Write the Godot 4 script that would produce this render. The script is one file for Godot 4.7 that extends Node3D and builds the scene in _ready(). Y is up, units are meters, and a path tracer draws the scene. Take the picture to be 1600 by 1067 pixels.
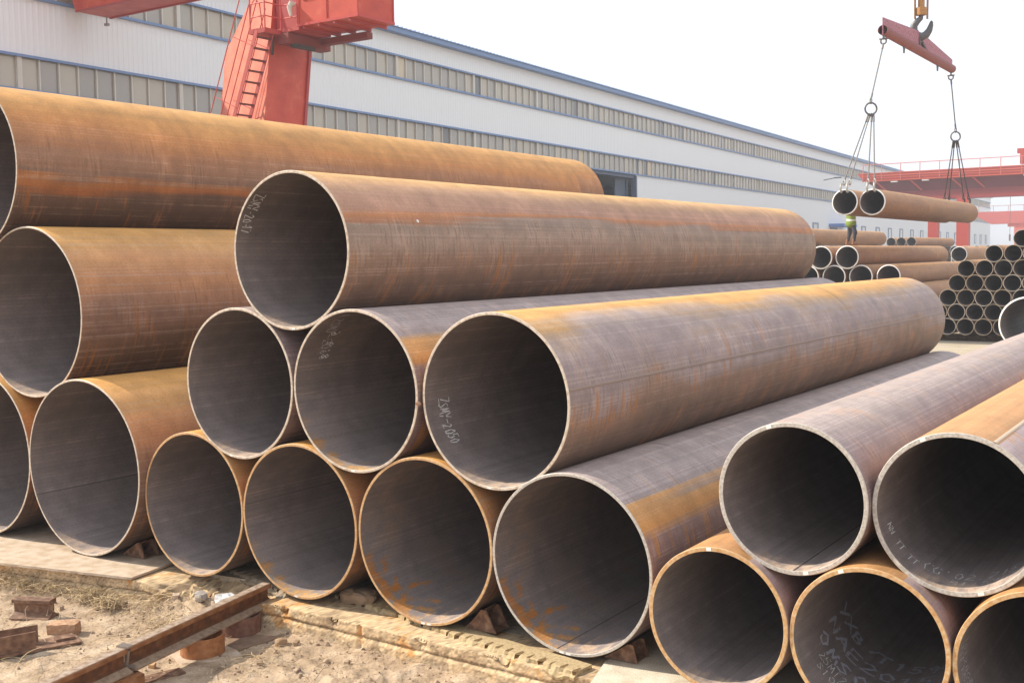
extends Node3D

# ------------------------------------------------------------------ helpers
var used := {}
var mats := {}
var cache := {}
var rng := RandomNumberGenerator.new()

class MB:
	var v := PackedVector3Array()
	var n := PackedVector3Array()
	var uv := PackedVector2Array()
	var c := PackedColorArray()
	var ix := PackedInt32Array()
	static func new_band(x: float, y0: float, y1: float, a: float, b: float) -> MB:
		var m := MB.new()
		m.box(Vector3(x, (y0 + y1) * 0.5, -(a + b) * 0.5), Vector3(0.06, y1 - y0, b - a))
		return m
	func vert(p: Vector3, nn: Vector3, t := Vector2.ZERO) -> int:
		v.append(p); n.append(nn); uv.append(t)
		return v.size() - 1
	func tri_i(a: int, b: int, d: int) -> void:
		ix.append(a); ix.append(d); ix.append(b)
	func quad(a: Vector3, b: Vector3, d: Vector3, e: Vector3) -> void:
		var nn := (b - a).cross(d - a).normalized()
		var i := vert(a, nn); vert(b, nn, Vector2(1, 0)); vert(d, nn, Vector2(1, 1)); vert(e, nn, Vector2(0, 1))
		tri_i(i, i + 1, i + 2); tri_i(i, i + 2, i + 3)
	func box(p: Vector3, s: Vector3, b := Basis()) -> void:
		var h := s * 0.5
		var q := []
		for k in 8:
			q.append(p + b * Vector3(h.x if k & 1 else -h.x, h.y if k & 2 else -h.y, h.z if k & 4 else -h.z))
		quad(q[4], q[5], q[7], q[6]); quad(q[1], q[0], q[2], q[3])
		quad(q[5], q[1], q[3], q[7]); quad(q[0], q[4], q[6], q[2])
		quad(q[6], q[7], q[3], q[2]); quad(q[0], q[1], q[5], q[4])
	func bar(a: Vector3, b: Vector3, w: float, h: float) -> void:
		var d := (b - a)
		var z := d.normalized()
		var x := z.cross(Vector3.UP)
		x = Vector3.RIGHT if x.length() < 0.01 else x.normalized()
		var y := x.cross(z)
		box((a + b) * 0.5, Vector3(w, h, d.length()), Basis(x, y, -z) if false else Basis(x, y, z))
	# polygon (counter-clockwise, XY of xf) pushed along +Z of xf
	func prism(poly: PackedVector2Array, depth: float, xf := Transform3D()) -> void:
		var m := poly.size()
		for k in m:
			var a := poly[k]
			var b := poly[(k + 1) % m]
			quad(xf * Vector3(a.x, a.y, 0), xf * Vector3(b.x, b.y, 0), xf * Vector3(b.x, b.y, depth), xf * Vector3(a.x, a.y, depth))
		var t := Geometry2D.triangulate_polygon(poly)
		for z in [0.0, depth]:
			var nn: Vector3 = xf.basis * Vector3(0, 0, 1 if z > 0 else -1)
			var base := v.size()
			for a in poly:
				vert(xf * Vector3(a.x, a.y, z), nn.normalized(), a)
			for k in range(0, t.size(), 3):
				var p := poly[t[k]]; var q := poly[t[k + 1]]; var r := poly[t[k + 2]]
				var ccw := (q - p).cross(r - p) > 0
				if ccw == (z > 0):
					tri_i(base + t[k], base + t[k + 1], base + t[k + 2])
				else:
					tri_i(base + t[k], base + t[k + 2], base + t[k + 1])
	# smooth tube along a path; radii may differ
	func tube(path: Array, rad, sides := 8, closed := false) -> void:
		var base := v.size()
		var m := path.size()
		var up := Vector3.UP
		for k in m:
			var p: Vector3 = path[k]
			var prev: Vector3 = path[(k - 1 + m) % m] if closed or k > 0 else p
			var nxt: Vector3 = path[(k + 1) % m] if closed or k < m - 1 else p
			var t := (nxt - prev).normalized()
			var x := t.cross(up)
			if x.length() < 0.05:
				x = t.cross(Vector3.FORWARD)
			x = x.normalized()
			var y := x.cross(t)
			up = y
			var r: float = rad[k] if rad is Array else rad
			for j in sides:
				var a := TAU * j / sides
				var nn := x * cos(a) + y * sin(a)
				vert(p + nn * r, nn, Vector2(float(j) / sides, k))
		for k in (m if closed else m - 1):
			for j in sides:
				var a := base + k * sides + j
				var b := base + k * sides + (j + 1) % sides
				var d := base + ((k + 1) % m) * sides + (j + 1) % sides
				var e := base + ((k + 1) % m) * sides + j
				tri_i(a, e, d); tri_i(a, d, b)
		if not closed:
			for k in [0, m - 1]:
				var t: Vector3 = ((path[1] - path[0]) if k == 0 else (path[m - 2] - path[m - 1]))
				t = -t.normalized()
				var b0 := v.size()
				vert(path[k], t)
				for j in sides:
					vert(v[base + k * sides + j], t)
				for j in sides:
					if k == 0:
						tri_i(b0, b0 + 1 + j, b0 + 1 + (j + 1) % sides)
					else:
						tri_i(b0, b0 + 1 + (j + 1) % sides, b0 + 1 + j)
	# profile of (radius, z) points turned round the z axis, centre (0, cy)
	func lathe(prof: Array, segs: int, cy := 0.0, smooth := false, inward := false) -> void:
		for k in prof.size() - 1:
			var a: Vector2 = prof[k]
			var b: Vector2 = prof[k + 1]
			var t := (b - a).normalized()
			var base := v.size()
			for j in segs + 1:
				var g := -PI + TAU * j / segs        # clockwise from the top
				var d := Vector3(sin(g), cos(g), 0)
				var nn := (d * -t.y + Vector3(0, 0, t.x)) * (-1.0 if inward else 1.0)
				vert(Vector3(d.x * a.x, d.y * a.x + cy, a.y), nn, Vector2(float(j) / segs, -a.y))
				vert(Vector3(d.x * b.x, d.y * b.x + cy, b.y), nn, Vector2(float(j) / segs, -b.y))
			for j in segs:
				var i := base + j * 2
				if inward:
					tri_i(i, i + 2, i + 3); tri_i(i, i + 3, i + 1)
				else:
					tri_i(i, i + 3, i + 2); tri_i(i, i + 1, i + 3)
	func mesh() -> ArrayMesh:
		for k in range(0, ix.size(), 3):       # front faces run clockwise
			var a := v[ix[k]]
			if (v[ix[k + 1]] - a).cross(v[ix[k + 2]] - a).dot(n[ix[k]] + n[ix[k + 1]] + n[ix[k + 2]]) > 0.0:
				var w := ix[k + 1]
				ix[k + 1] = ix[k + 2]
				ix[k + 2] = w
		var arr := []
		arr.resize(Mesh.ARRAY_MAX)
		arr[Mesh.ARRAY_VERTEX] = v
		arr[Mesh.ARRAY_NORMAL] = n
		arr[Mesh.ARRAY_TEX_UV] = uv
		if c.size() == v.size():
			arr[Mesh.ARRAY_COLOR] = c
		arr[Mesh.ARRAY_INDEX] = ix
		var m := ArrayMesh.new()
		m.add_surface_from_arrays(Mesh.PRIMITIVE_TRIANGLES, arr)
		return m

func numbered(s: String) -> String:
	var k: int = used.get(s, 0)
	used[s] = k + 1
	return s if k == 0 else "%s_%03d" % [s, k]

func metas(o: Node, label: String, category: String, group := "") -> void:
	o.set_meta("label", label)
	o.set_meta("category", category)
	if group:
		o.set_meta("group", group)

func thing(called: String, label: String, category: String, at := Vector3.ZERO, turn := 0.0, group := "") -> Node3D:
	var o := Node3D.new()
	o.name = numbered(called)
	add_child(o)
	o.position = at
	o.rotation.y = turn
	metas(o, label, category, group)
	return o

func part(called: String, m, mt: Material, parent: Node, label := "") -> MeshInstance3D:
	var o := MeshInstance3D.new()
	o.name = called
	o.mesh = m.mesh() if m is MB else m
	o.material_override = mt
	parent.add_child(o, true)
	if label:
		o.set_meta("label", label)
	return o

func struct(called: String, m, mt: Material) -> MeshInstance3D:
	var o := MeshInstance3D.new()
	o.name = numbered(called)
	o.mesh = m.mesh() if m is MB else m
	o.material_override = mt
	add_child(o)
	o.set_meta("kind", "structure")
	return o

func c8(r: float, g: float, b: float) -> Color:
	return Color(r / 255.0, g / 255.0, b / 255.0)

func mat(r: float, g: float, b: float, rough := 0.8, metal := 0.0) -> StandardMaterial3D:
	var key := "%s/%s/%s/%s/%s" % [r, g, b, rough, metal]
	if not mats.has(key):
		var m := StandardMaterial3D.new()
		m.albedo_color = c8(r, g, b)
		m.roughness = rough
		m.metallic = metal
		mats[key] = m
	return mats[key]

func noise(seed_: int, freq: float, oct := 3, type := FastNoiseLite.TYPE_SIMPLEX_SMOOTH) -> FastNoiseLite:
	var f := FastNoiseLite.new()
	f.seed = seed_
	f.frequency = freq
	f.noise_type = type
	f.fractal_octaves = oct
	if oct <= 1:
		f.fractal_type = FastNoiseLite.FRACTAL_NONE
	return f

# worn surface: base colour with mottling through a tiled ramp texture laid by position
func worn(stops: Array, metres: float, rough := 0.85, seed_ := 1, freq := 0.012, bump := 0.0, metal := 0.0, oct := 5) -> StandardMaterial3D:
	var im := noise(seed_, freq, oct).get_seamless_image(512, 512)
	var src := im.get_data()
	var lut := PackedByteArray()
	for k in 256:
		var t := k / 255.0
		var col: Color = stops[0][1]
		for q in stops.size() - 1:
			if t >= stops[q][0]:
				col = stops[q][1].lerp(stops[q + 1][1], clampf((t - stops[q][0]) / (stops[q + 1][0] - stops[q][0]), 0, 1))
		lut.append(col.r8); lut.append(col.g8); lut.append(col.b8)
	var fine := noise(seed_ + 77, 0.25, 2).get_seamless_image(512, 512).get_data()
	var out := PackedByteArray()
	out.resize(512 * 512 * 3)
	for k in 512 * 512:
		var b := src[k] * 3
		var f := 0.84 + fine[k] * 0.00125
		out[k * 3] = mini(255, int(lut[b] * f)); out[k * 3 + 1] = mini(255, int(lut[b + 1] * f)); out[k * 3 + 2] = mini(255, int(lut[b + 2] * f))
	var m := StandardMaterial3D.new()
	m.albedo_texture = ImageTexture.create_from_image(Image.create_from_data(512, 512, false, Image.FORMAT_RGB8, out))
	m.uv1_triplanar = true
	m.uv1_world_triplanar = true
	m.uv1_scale = Vector3.ONE / metres
	m.roughness = rough
	m.metallic = metal
	if bump > 0:
		m.heightmap_enabled = true
		m.heightmap_texture = ImageTexture.create_from_image(noise(seed_ + 5, 0.05, 4).get_seamless_image(512, 512))
		m.heightmap_scale = bump
	return m

# ------------------------------------------------------------------ pipe skins
const PW := 1024
const PH := 1024
var skins := []
var skin_jobs := []

func layer(seed_: int, freq: float, w: int, h: int, oct := 3) -> PackedByteArray:
	var im := noise(seed_, freq, oct).get_image(w, h)
	if w != PW or h != PH:
		im.resize(PW, PH, Image.INTERPOLATE_CUBIC)
	return im.get_data()

func grade(stops: Array, a: float) -> Array:
	var last = stops[0]
	if a <= last[0]:
		return last
	for s in stops:
		if a <= s[0]:
			var t: float = (a - last[0]) / maxf(s[0] - last[0], 0.001)
			return [a, lerpf(last[1], s[1], t), lerpf(last[2], s[2], t), lerpf(last[3], s[3], t), lerpf(last[4], s[4], t), lerpf(last[5], s[5], t)]
		last = s
	return last

# stops: [degrees clockwise from the top, r, g, b, hatching, drips]
func paint_skin(k: int) -> void:
	var job: Dictionary = skin_jobs[k]
	var sd: int = job.seed
	var n1 := layer(sd, 0.03, PW, PH / 32, 4)
	var n1b := layer(sd + 6, 0.16, PW, PH / 128, 2)
	var n2 := layer(sd + 1, 0.32, PW / 20, PH, 2)
	var n2b := layer(sd + 2, 0.14, PW / 32, PH, 3)
	var n3 := layer(sd + 3, 0.014, PW / 4, PH / 4, 5)
	var n4 := layer(sd + 4, 0.3, PW, PH, 2)
	var n5 := layer(sd + 5, 0.05, PW / 2, PH / 12, 4)
	var n7 := layer(sd + 7, 0.05, PW / 2, PH, 5)
	var n9 := layer(sd + 9, 0.02, PW / 3, PH, 4)
	var gr := PackedFloat32Array(); var gg := PackedFloat32Array(); var gb := PackedFloat32Array()
	var lr := PackedFloat32Array(); var lg := PackedFloat32Array(); var lb := PackedFloat32Array(); var ld := PackedFloat32Array()
	var hatch := PackedFloat32Array(); var drip := PackedFloat32Array()
	var lip: Array = job.lip
	for x in PW:
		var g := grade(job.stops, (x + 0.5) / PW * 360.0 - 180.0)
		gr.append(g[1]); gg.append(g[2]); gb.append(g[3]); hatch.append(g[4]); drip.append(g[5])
		if lip.size() > 0:
			g = grade(lip, (x + 0.5) / PW * 360.0 - 180.0)
			lr.append(g[1]); lg.append(g[2]); lb.append(g[3]); ld.append(g[4])
	var out := PackedByteArray()
	out.resize(PW * PH * 3)
	var warp: float = job.warp
	var light: Vector3 = job.light
	var rust: Vector3 = job.rust
	var blotch: float = job.blotch
	var lines: float = job.lines * 0.0055
	var band := PackedFloat32Array()
	band.resize(PH)
	var soft: float = job.soft
	if lip.size() == 0:
		var rg := RandomNumberGenerator.new()
		rg.seed = sd
		for q in 7:
			var c := rg.randf_range(40, PH - 30)
			var w := rg.randf_range(3.0, 11.0)
			var am := rg.randf_range(-0.11, 0.05)
			for y in range(maxi(0, int(c - w * 3)), mini(PH, int(c + w * 3))):
				band[y] += am * exp(-pow((y - c) / w, 2.0))
	var i := 0
	for y in PH:
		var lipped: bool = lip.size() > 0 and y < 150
		for x in PW:
			var a3 := n3[i] - 128
			var a1 := n1[i] - 128
			var xi := clampi(x + int(a3 * warp + a1 * 0.16), 0, PW - 1)
			var r := gr[xi]
			var g := gg[xi]
			var b := gb[xi]
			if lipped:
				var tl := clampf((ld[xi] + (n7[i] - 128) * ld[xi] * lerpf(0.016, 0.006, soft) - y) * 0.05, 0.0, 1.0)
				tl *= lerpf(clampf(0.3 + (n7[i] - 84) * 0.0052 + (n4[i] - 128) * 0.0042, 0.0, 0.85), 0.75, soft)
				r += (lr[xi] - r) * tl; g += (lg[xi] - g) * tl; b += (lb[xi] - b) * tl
			var hs := hatch[x]
			if hs > 0.0:
				var m := n2[i] - 140
				if m > 0:
					var t := minf(0.18, m * 0.0026 * hs * (n9[i] * 0.022 - 2.1))
					if t > 0.0:
						r += (light.x - r) * t; g += (light.y - g) * t; b += (light.z - b) * t
				elif m < -36:
					var t2 := 1.0 - minf(0.12, (-36 - m) * 0.002 * hs * (n9[i] * 0.02 - 1.6)) if n9[i] > 84 else 1.0
					r *= t2; g *= t2; b *= t2
				var s := n1b[i] - 160
				if s > 0 and n7[i] > 52:
					var ts := minf(0.34, s * lines * minf(hs + 0.25, 1.0) * (n7[i] * 0.012 - 0.6))
					r += (light.x - r) * ts; g += (light.y - g) * ts; b += (light.z - b) * ts
			var ds := drip[x]
			if ds > 0.0:
				var d := n2b[i] + ((n9[i] - 128) >> 1) - 170
				if d > 0:
					var t3 := minf(0.6, d * 0.02 * ds)
					r += (rust.x - r) * t3; g += (rust.y - g) * t3; b += (rust.z - b) * t3
			if blotch > 0.0:
				var sp := (n9[i] - 128) + (n7[i] - 128) * 0.6 - 22.0
				if sp > 0.0:
					var t4 := minf(0.6, sp * 0.02 * blotch)
					r += (rust.x - r) * t4; g += (rust.y - g) * t4; b += (rust.z - b) * t4
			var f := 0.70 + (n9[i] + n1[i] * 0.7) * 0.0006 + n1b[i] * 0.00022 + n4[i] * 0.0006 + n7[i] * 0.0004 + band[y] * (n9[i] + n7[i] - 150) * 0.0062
			var o := i * 3
			out[o] = clampi(int(r * f), 0, 255); out[o + 1] = clampi(int(g * f), 0, 255); out[o + 2] = clampi(int(b * f), 0, 255)
			i += 1
	skins[k] = out

func skin(seed_: int, stops: Array, warp := 0.3, light := Vector3(168, 150, 138), rust := Vector3(160, 96, 44), blotch := 0.0, lip := [], soft := 0.0, lines := 1.0) -> int:
	skin_jobs.append({"seed": seed_, "stops": stops, "warp": warp, "light": light, "rust": rust, "blotch": blotch, "lip": lip, "soft": soft, "lines": lines})
	skins.append(null)
	return skins.size() - 1

func skin_mats(rough: float, bump: Texture2D) -> Array:
	var res := []
	for k in skins.size():
		var m := StandardMaterial3D.new()
		m.albedo_texture = ImageTexture.create_from_image(Image.create_from_data(PW, PH, false, Image.FORMAT_RGB8, skins[k]))
		m.roughness = rough
		m.metallic_specular = 0.4
		m.uv1_scale = Vector3(1, 1.0 / 10.4, 1)
		res.append(m)
	return res

func shifted(m: StandardMaterial3D, dv: float) -> StandardMaterial3D:
	var o: StandardMaterial3D = m.duplicate()
	o.uv1_offset = Vector3(0, dv, 0)
	return o

# ------------------------------------------------------------------ pipes
func pipe_shape(r: float, wall: float, ln: float, segs: int, bevel: float) -> Dictionary:
	var key := "%s/%s/%s/%s/%s" % [r, wall, ln, segs, bevel]
	if not cache.has(key):
		var ri := r - wall
		var o := MB.new(); o.lathe([Vector2(r, -bevel), Vector2(r, -ln + bevel)], segs, r)
		var i := MB.new(); i.lathe([Vector2(ri, -0.002), Vector2(ri, -ln + 0.002)], segs, r, false, true)
		var e := MB.new()
		if bevel > 0.012:
			e.lathe([Vector2(ri, -0.002), Vector2(ri + 0.006, 0), Vector2(r, -bevel)], segs, r)
		else:
			e.lathe([Vector2(ri, -0.002), Vector2(ri + 0.002, 0), Vector2(r - bevel, 0), Vector2(r, -bevel)], segs, r)
		var f := MB.new()
		f.lathe([Vector2(r, -ln + bevel), Vector2(r - minf(bevel, 0.01), -ln), Vector2(ri, -ln + 0.002)], segs, r)
		cache[key] = [o.mesh(), i.mesh(), e.mesh(), f.mesh()]
	return {"m": cache[key]}

func pipe(called: String, label: String, group: String, x: float, yc: float, z: float, r: float, wall: float, ln: float, segs: int, om: Material, im: Material, em: Material, bevel := 0.004, turn := 0.0) -> Node3D:
	var t := thing(called, label, "pipe", Vector3(x, yc - r, z), turn, group)
	var s: Array = pipe_shape(r, wall, ln, segs, bevel).m
	part("outer_wall", s[0], om, t)
	part("inner_wall", s[1], im, t)
	part("cut_end", s[2], em, t)
	part("cut_end", s[3], em, t)
	return t

func seam(t: Node3D, r: float, ln: float, a_deg: float, mt: Material, inner := false, w := 0.013, h := 0.0035) -> void:
	var a := deg_to_rad(a_deg)
	var d := Vector3(sin(a), cos(a), 0)
	var e := Vector3(cos(a), -sin(a), 0)
	var m := MB.new()
	var s := -1.0 if inner else 1.0
	var p0 := d * (r - 0.002 * s)
	var p1 := d * (r + h * s)
	var q := [p0 - e * w, p1 - e * w * 0.45, p1 + e * w * 0.45, p0 + e * w]
	for k in 3:
		var a0: Vector3 = q[k] + Vector3(0, r if not inner else 0.0, -0.006)
		var a1: Vector3 = q[k + 1] + Vector3(0, r if not inner else 0.0, -0.006)
		var back := Vector3(0, 0, -ln + 0.012)
		if inner:
			m.quad(a0, a1, a1 + back, a0 + back)
		else:
			m.quad(a1, a0, a0 + back, a1 + back)
	var o := part("weld_seam", m, mt, t)
	if inner:
		o.position.y = r + (t.get_meta("wall", 0.025) as float)

# a patch of the rim ground bright
func ground_spot(t: Node3D, r: float, wall: float, a_deg: float, mt: Material, wide := 2.2) -> void:
	var m := MB.new()
	for k in 3:
		var a := deg_to_rad(a_deg + wide * (k - 1.5))
		var b := deg_to_rad(a_deg + wide * (k - 0.5))
		var ro := r - 0.0045
		var ri := r - wall + 0.003
		m.quad(Vector3(sin(a) * ri, r + cos(a) * ri, 0.0012), Vector3(sin(a) * ro, r + cos(a) * ro, 0.0012), Vector3(sin(b) * ro, r + cos(b) * ro, 0.0012), Vector3(sin(b) * ri, r + cos(b) * ri, 0.0012))
		if m.n[-1].z < 0:
			for q in range(m.n.size() - 4, m.n.size()):
				m.n[q] = -m.n[q]
	part("ground_spot", m, mt, t)

# handwriting: letters as strokes in a cell 0.7 wide and 1 high
const GLYPH := {
	"Z": [[0, 1, .65, 1, 0, 0, .7, 0]], "S": [[.65, .9, .35, 1, .05, .8, .35, .5, .6, .25, .3, 0, 0, .1]], "M": [[0, 0, .1, 1, .35, .3, .55, 1, .7, 0]],
	"Y": [[0, 1, .35, .5], [.7, 1, .2, -.1]], "-": [[.05, .5, .65, .5]], "2": [[.05, .8, .35, 1, .6, .75, .05, 0, .7, .05]], "0": [[.35, 1, .05, .6, .2, .05, .5, .05, .65, .55, .35, 1]],
	"5": [[.65, 1, .15, 1, .1, .55, .45, .6, .6, .25, .3, 0, 0, .1]], "4": [[.45, 0, .5, 1, 0, .35, .7, .35]], "7": [[0, 1, .65, 1, .2, 0]], "8": [[.35, .5, .1, .75, .35, 1, .6, .75, .05, .2, .35, 0, .6, .25, .35, .5]],
	"9": [[.6, .7, .3, .5, .1, .8, .4, 1, .6, .7, .5, 0]], "6": [[.55, 1, .15, .6, .1, .15, .4, 0, .6, .25, .4, .5, .12, .35]], "1": [[.2, .8, .4, 1, .35, 0]], "A": [[0, 0, .35, 1, .65, 0], [.12, .4, .55, .4]],
	"C": [[.65, .9, .3, 1, .05, .55, .25, .05, .6, .1]], "G": [[.65, .9, .3, 1, .05, .5, .3, 0, .65, .15, .6, .45, .4, .45]], "N": [[0, 0, .05, 1, .6, 0, .65, 1]], "X": [[0, 1, .65, 0], [.65, 1, 0, 0]], "E": [[.6, 1, .05, 1, .05, 0, .6, 0], [.05, .5, .5, .5]],
	"T": [[0, 1, .7, 1], [.35, 1, .3, 0]], "B": [[.05, 0, .05, 1, .5, .9, .5, .6, .05, .5, .6, .35, .5, .05, .05, 0]], "K": [[.05, 0, .05, 1], [.6, 1, .08, .5, .65, 0]], "/": [[0, 0, .6, 1]], "H": [[0, 0, .1, 1], [.5, 0, .65, 1], [.05, .5, .6, .5]],
	".": [[.3, .05, .36, .0]], "R": [[0, 0, .05, 1, .5, .9, .45, .55, .05, .5, .6, 0]], "'": [[.3, 1, .25, .8]], "L": [[.1, 1, .05, 0, .6, .05]], " ": [],
}

func d_len(a: Vector2, b: Vector2) -> float:
	return (b - a).length()

func chalk(t: Node3D, r: float, wall: float, text: String, th0: float, th1: float, s0: float, h: float, wd: float, mt: Material, seed_ := 1, slant := 0.0) -> void:
	rng.seed = seed_
	var ri := r - wall - 0.0015
	var m := MB.new()
	var adv := (th1 - th0) / text.length()
	for k in text.length():
		var ch := text[k]
		if not GLYPH.has(ch):
			continue
		var jx := rng.randf_range(-0.08, 0.08)
		var js := rng.randf_range(-0.06, 0.06) * h
		var sc := rng.randf_range(0.88, 1.1)
		for line in GLYPH[ch]:
			var pts := []
			for q in range(0, line.size(), 2):
				var th: float = th0 + adv * (k + (line[q] as float) * 1.15 * sc + jx)
				pts.append(Vector2(deg_to_rad(th) * ri, s0 + js + slant * k + h * sc * (line[q + 1] as float)))
			for q in pts.size() - 1:
				var a: Vector2 = pts[q]
				var b: Vector2 = pts[q + 1]
				var d := (b - a).normalized() * wd * 0.5
				var e := Vector2(-d.y, d.x)
				var cut := maxi(1, int(d_len(a, b) / 0.022) + 1)
				for z in cut:
					if rng.randf() < 0.1:
						continue
					var wj := rng.randf_range(0.55, 1.25)
					var a2 := a.lerp(b, float(z) / cut) - d * 0.6
					var b2 := a.lerp(b, float(z + 1) / cut) + d * 0.6
					var w := []
					for p in [a2 - e * wj, b2 - e * wj, b2 + e * wj, a2 + e * wj]:
						var an: float = p.x / ri
						w.append(Vector3(cos(an) * ri, sin(an) * ri + r, -p.y))
					m.quad(w[0], w[3], w[2], w[1])
	part("chalk_mark", m, mt, t).set_meta("kind", "stuff")

# ------------------------------------------------------------------ signed-distance bodies
# bones: [from, to, radius from, radius to]; surface nets over a grid
func body_mesh(bones: Array, cell: float, k: float) -> MB:
	var lo := Vector3.INF
	var hi := -Vector3.INF
	for b in bones:
		for q in [[b[0], b[2]], [b[1], b[3]]]:
			lo = lo.min(q[0] - Vector3.ONE * (q[1] + cell * 3)); hi = hi.max(q[0] + Vector3.ONE * (q[1] + cell * 3))
	var d := Vector3i(((hi - lo) / cell).ceil()) + Vector3i.ONE
	var f := PackedFloat32Array()
	f.resize(d.x * d.y * d.z)
	f.fill(1.0)
	for b in bones:
		var A: Vector3 = b[0]
		var B: Vector3 = b[1]
		var rm: float = maxf(b[2], b[3]) + cell * 2.5 + k
		var i0 := Vector3i(((A.min(B) - Vector3.ONE * rm - lo) / cell).floor()).clamp(Vector3i.ZERO, d - Vector3i.ONE)
		var i1 := Vector3i(((A.max(B) + Vector3.ONE * rm - lo) / cell).ceil()).clamp(Vector3i.ZERO, d - Vector3i.ONE)
		var ab := B - A
		var l2 := maxf(ab.length_squared(), 1e-9)
		for z in range(i0.z, i1.z + 1):
			for y in range(i0.y, i1.y + 1):
				for x in range(i0.x, i1.x + 1):
					var p := lo + Vector3(x, y, z) * cell
					var t := clampf((p - A).dot(ab) / l2, 0, 1)
					var v := (p - A - ab * t).length() - lerpf(b[2], b[3], t)
					var at := x + d.x * (y + d.y * z)
					var o := f[at]
					var h := maxf(k - absf(o - v), 0.0) / k
					f[at] = minf(o, v) - h * h * k * 0.25
	var m := MB.new()
	var at_cell := {}
	var sx := d.x
	var sxy := d.x * d.y
	var corner := [0, 1, sx, sx + 1, sxy, sxy + 1, sxy + sx, sxy + sx + 1]
	for z in d.z - 1:
		for y in d.y - 1:
			for x in d.x - 1:
				var at := x + sx * y + sxy * z
				var inside := 0
				for q in corner:
					if f[at + q] < 0.0:
						inside += 1
				if inside == 0 or inside == 8:
					continue
				var sum := Vector3.ZERO
				var cnt := 0
				for q in 8:
					for ax in [1, 2, 4]:
						if q & ax == 0:
							var u := f[at + corner[q]]
							var w := f[at + corner[q | ax]]
							if (u < 0.0) != (w < 0.0):
								var t := u / (u - w)
								var p := Vector3(q & 1, (q >> 1) & 1, q >> 2)
								p[0 if ax == 1 else 1 if ax == 2 else 2] += t
								sum += p
								cnt += 1
				var g := Vector3(f[at + 1] - f[at] + f[at + sx + 1 + sxy] - f[at + sx + sxy], f[at + sx] - f[at] + f[at + sx + 1 + sxy] - f[at + 1 + sxy], f[at + sxy] - f[at] + f[at + sx + 1 + sxy] - f[at + sx + 1])
				at_cell[at] = m.vert(lo + (Vector3(x, y, z) + sum / cnt) * cell, g.normalized())
	for at in at_cell:
		var x: int = at % sx
		var y: int = (at / sx) % d.y
		var z: int = at / sxy
		for ax in 3:
			var st: int = [1, sx, sxy][ax]
			var a: int = [sx, sxy, 1][ax]
			var b: int = [sxy, 1, sx][ax]
			if [y * z, z * x, x * y][ax] == 0:
				continue
			var u := f[at]
			var w := f[at + st]
			if (u < 0.0) == (w < 0.0):
				continue
			if not (at_cell.has(at - a) and at_cell.has(at - b) and at_cell.has(at - a - b)):
				continue
			var q := [at_cell[at], at_cell[at - a], at_cell[at - a - b], at_cell[at - b]]
			if u < 0.0:
				m.tri_i(q[0], q[1], q[2]); m.tri_i(q[0], q[2], q[3])
			else:
				m.tri_i(q[0], q[2], q[1]); m.tri_i(q[0], q[3], q[2])
	return m

# ------------------------------------------------------------------ the place
const MOUTH := -6.19
const TOP := -0.035        # top of the yard slab

func edge_z(x: float) -> float:
	var pts := [[-13.0, -5.2], [-9.3, -5.66], [-7.85, -5.91], [-6.2, -6.05], [-3.5, -5.98], [-1.0, -5.88], [4.0, -5.7]]
	for k in pts.size() - 1:
		if x <= pts[k + 1][0]:
			return lerpf(pts[k][1], pts[k + 1][1], clampf((x - pts[k][0]) / (pts[k + 1][0] - pts[k][0]), 0, 1))
	return -5.7

func nth(k: int) -> String:
	return ["first", "second", "third", "fourth", "fifth", "sixth", "seventh", "eighth", "ninth", "tenth", "eleventh", "twelfth"][k]

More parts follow.
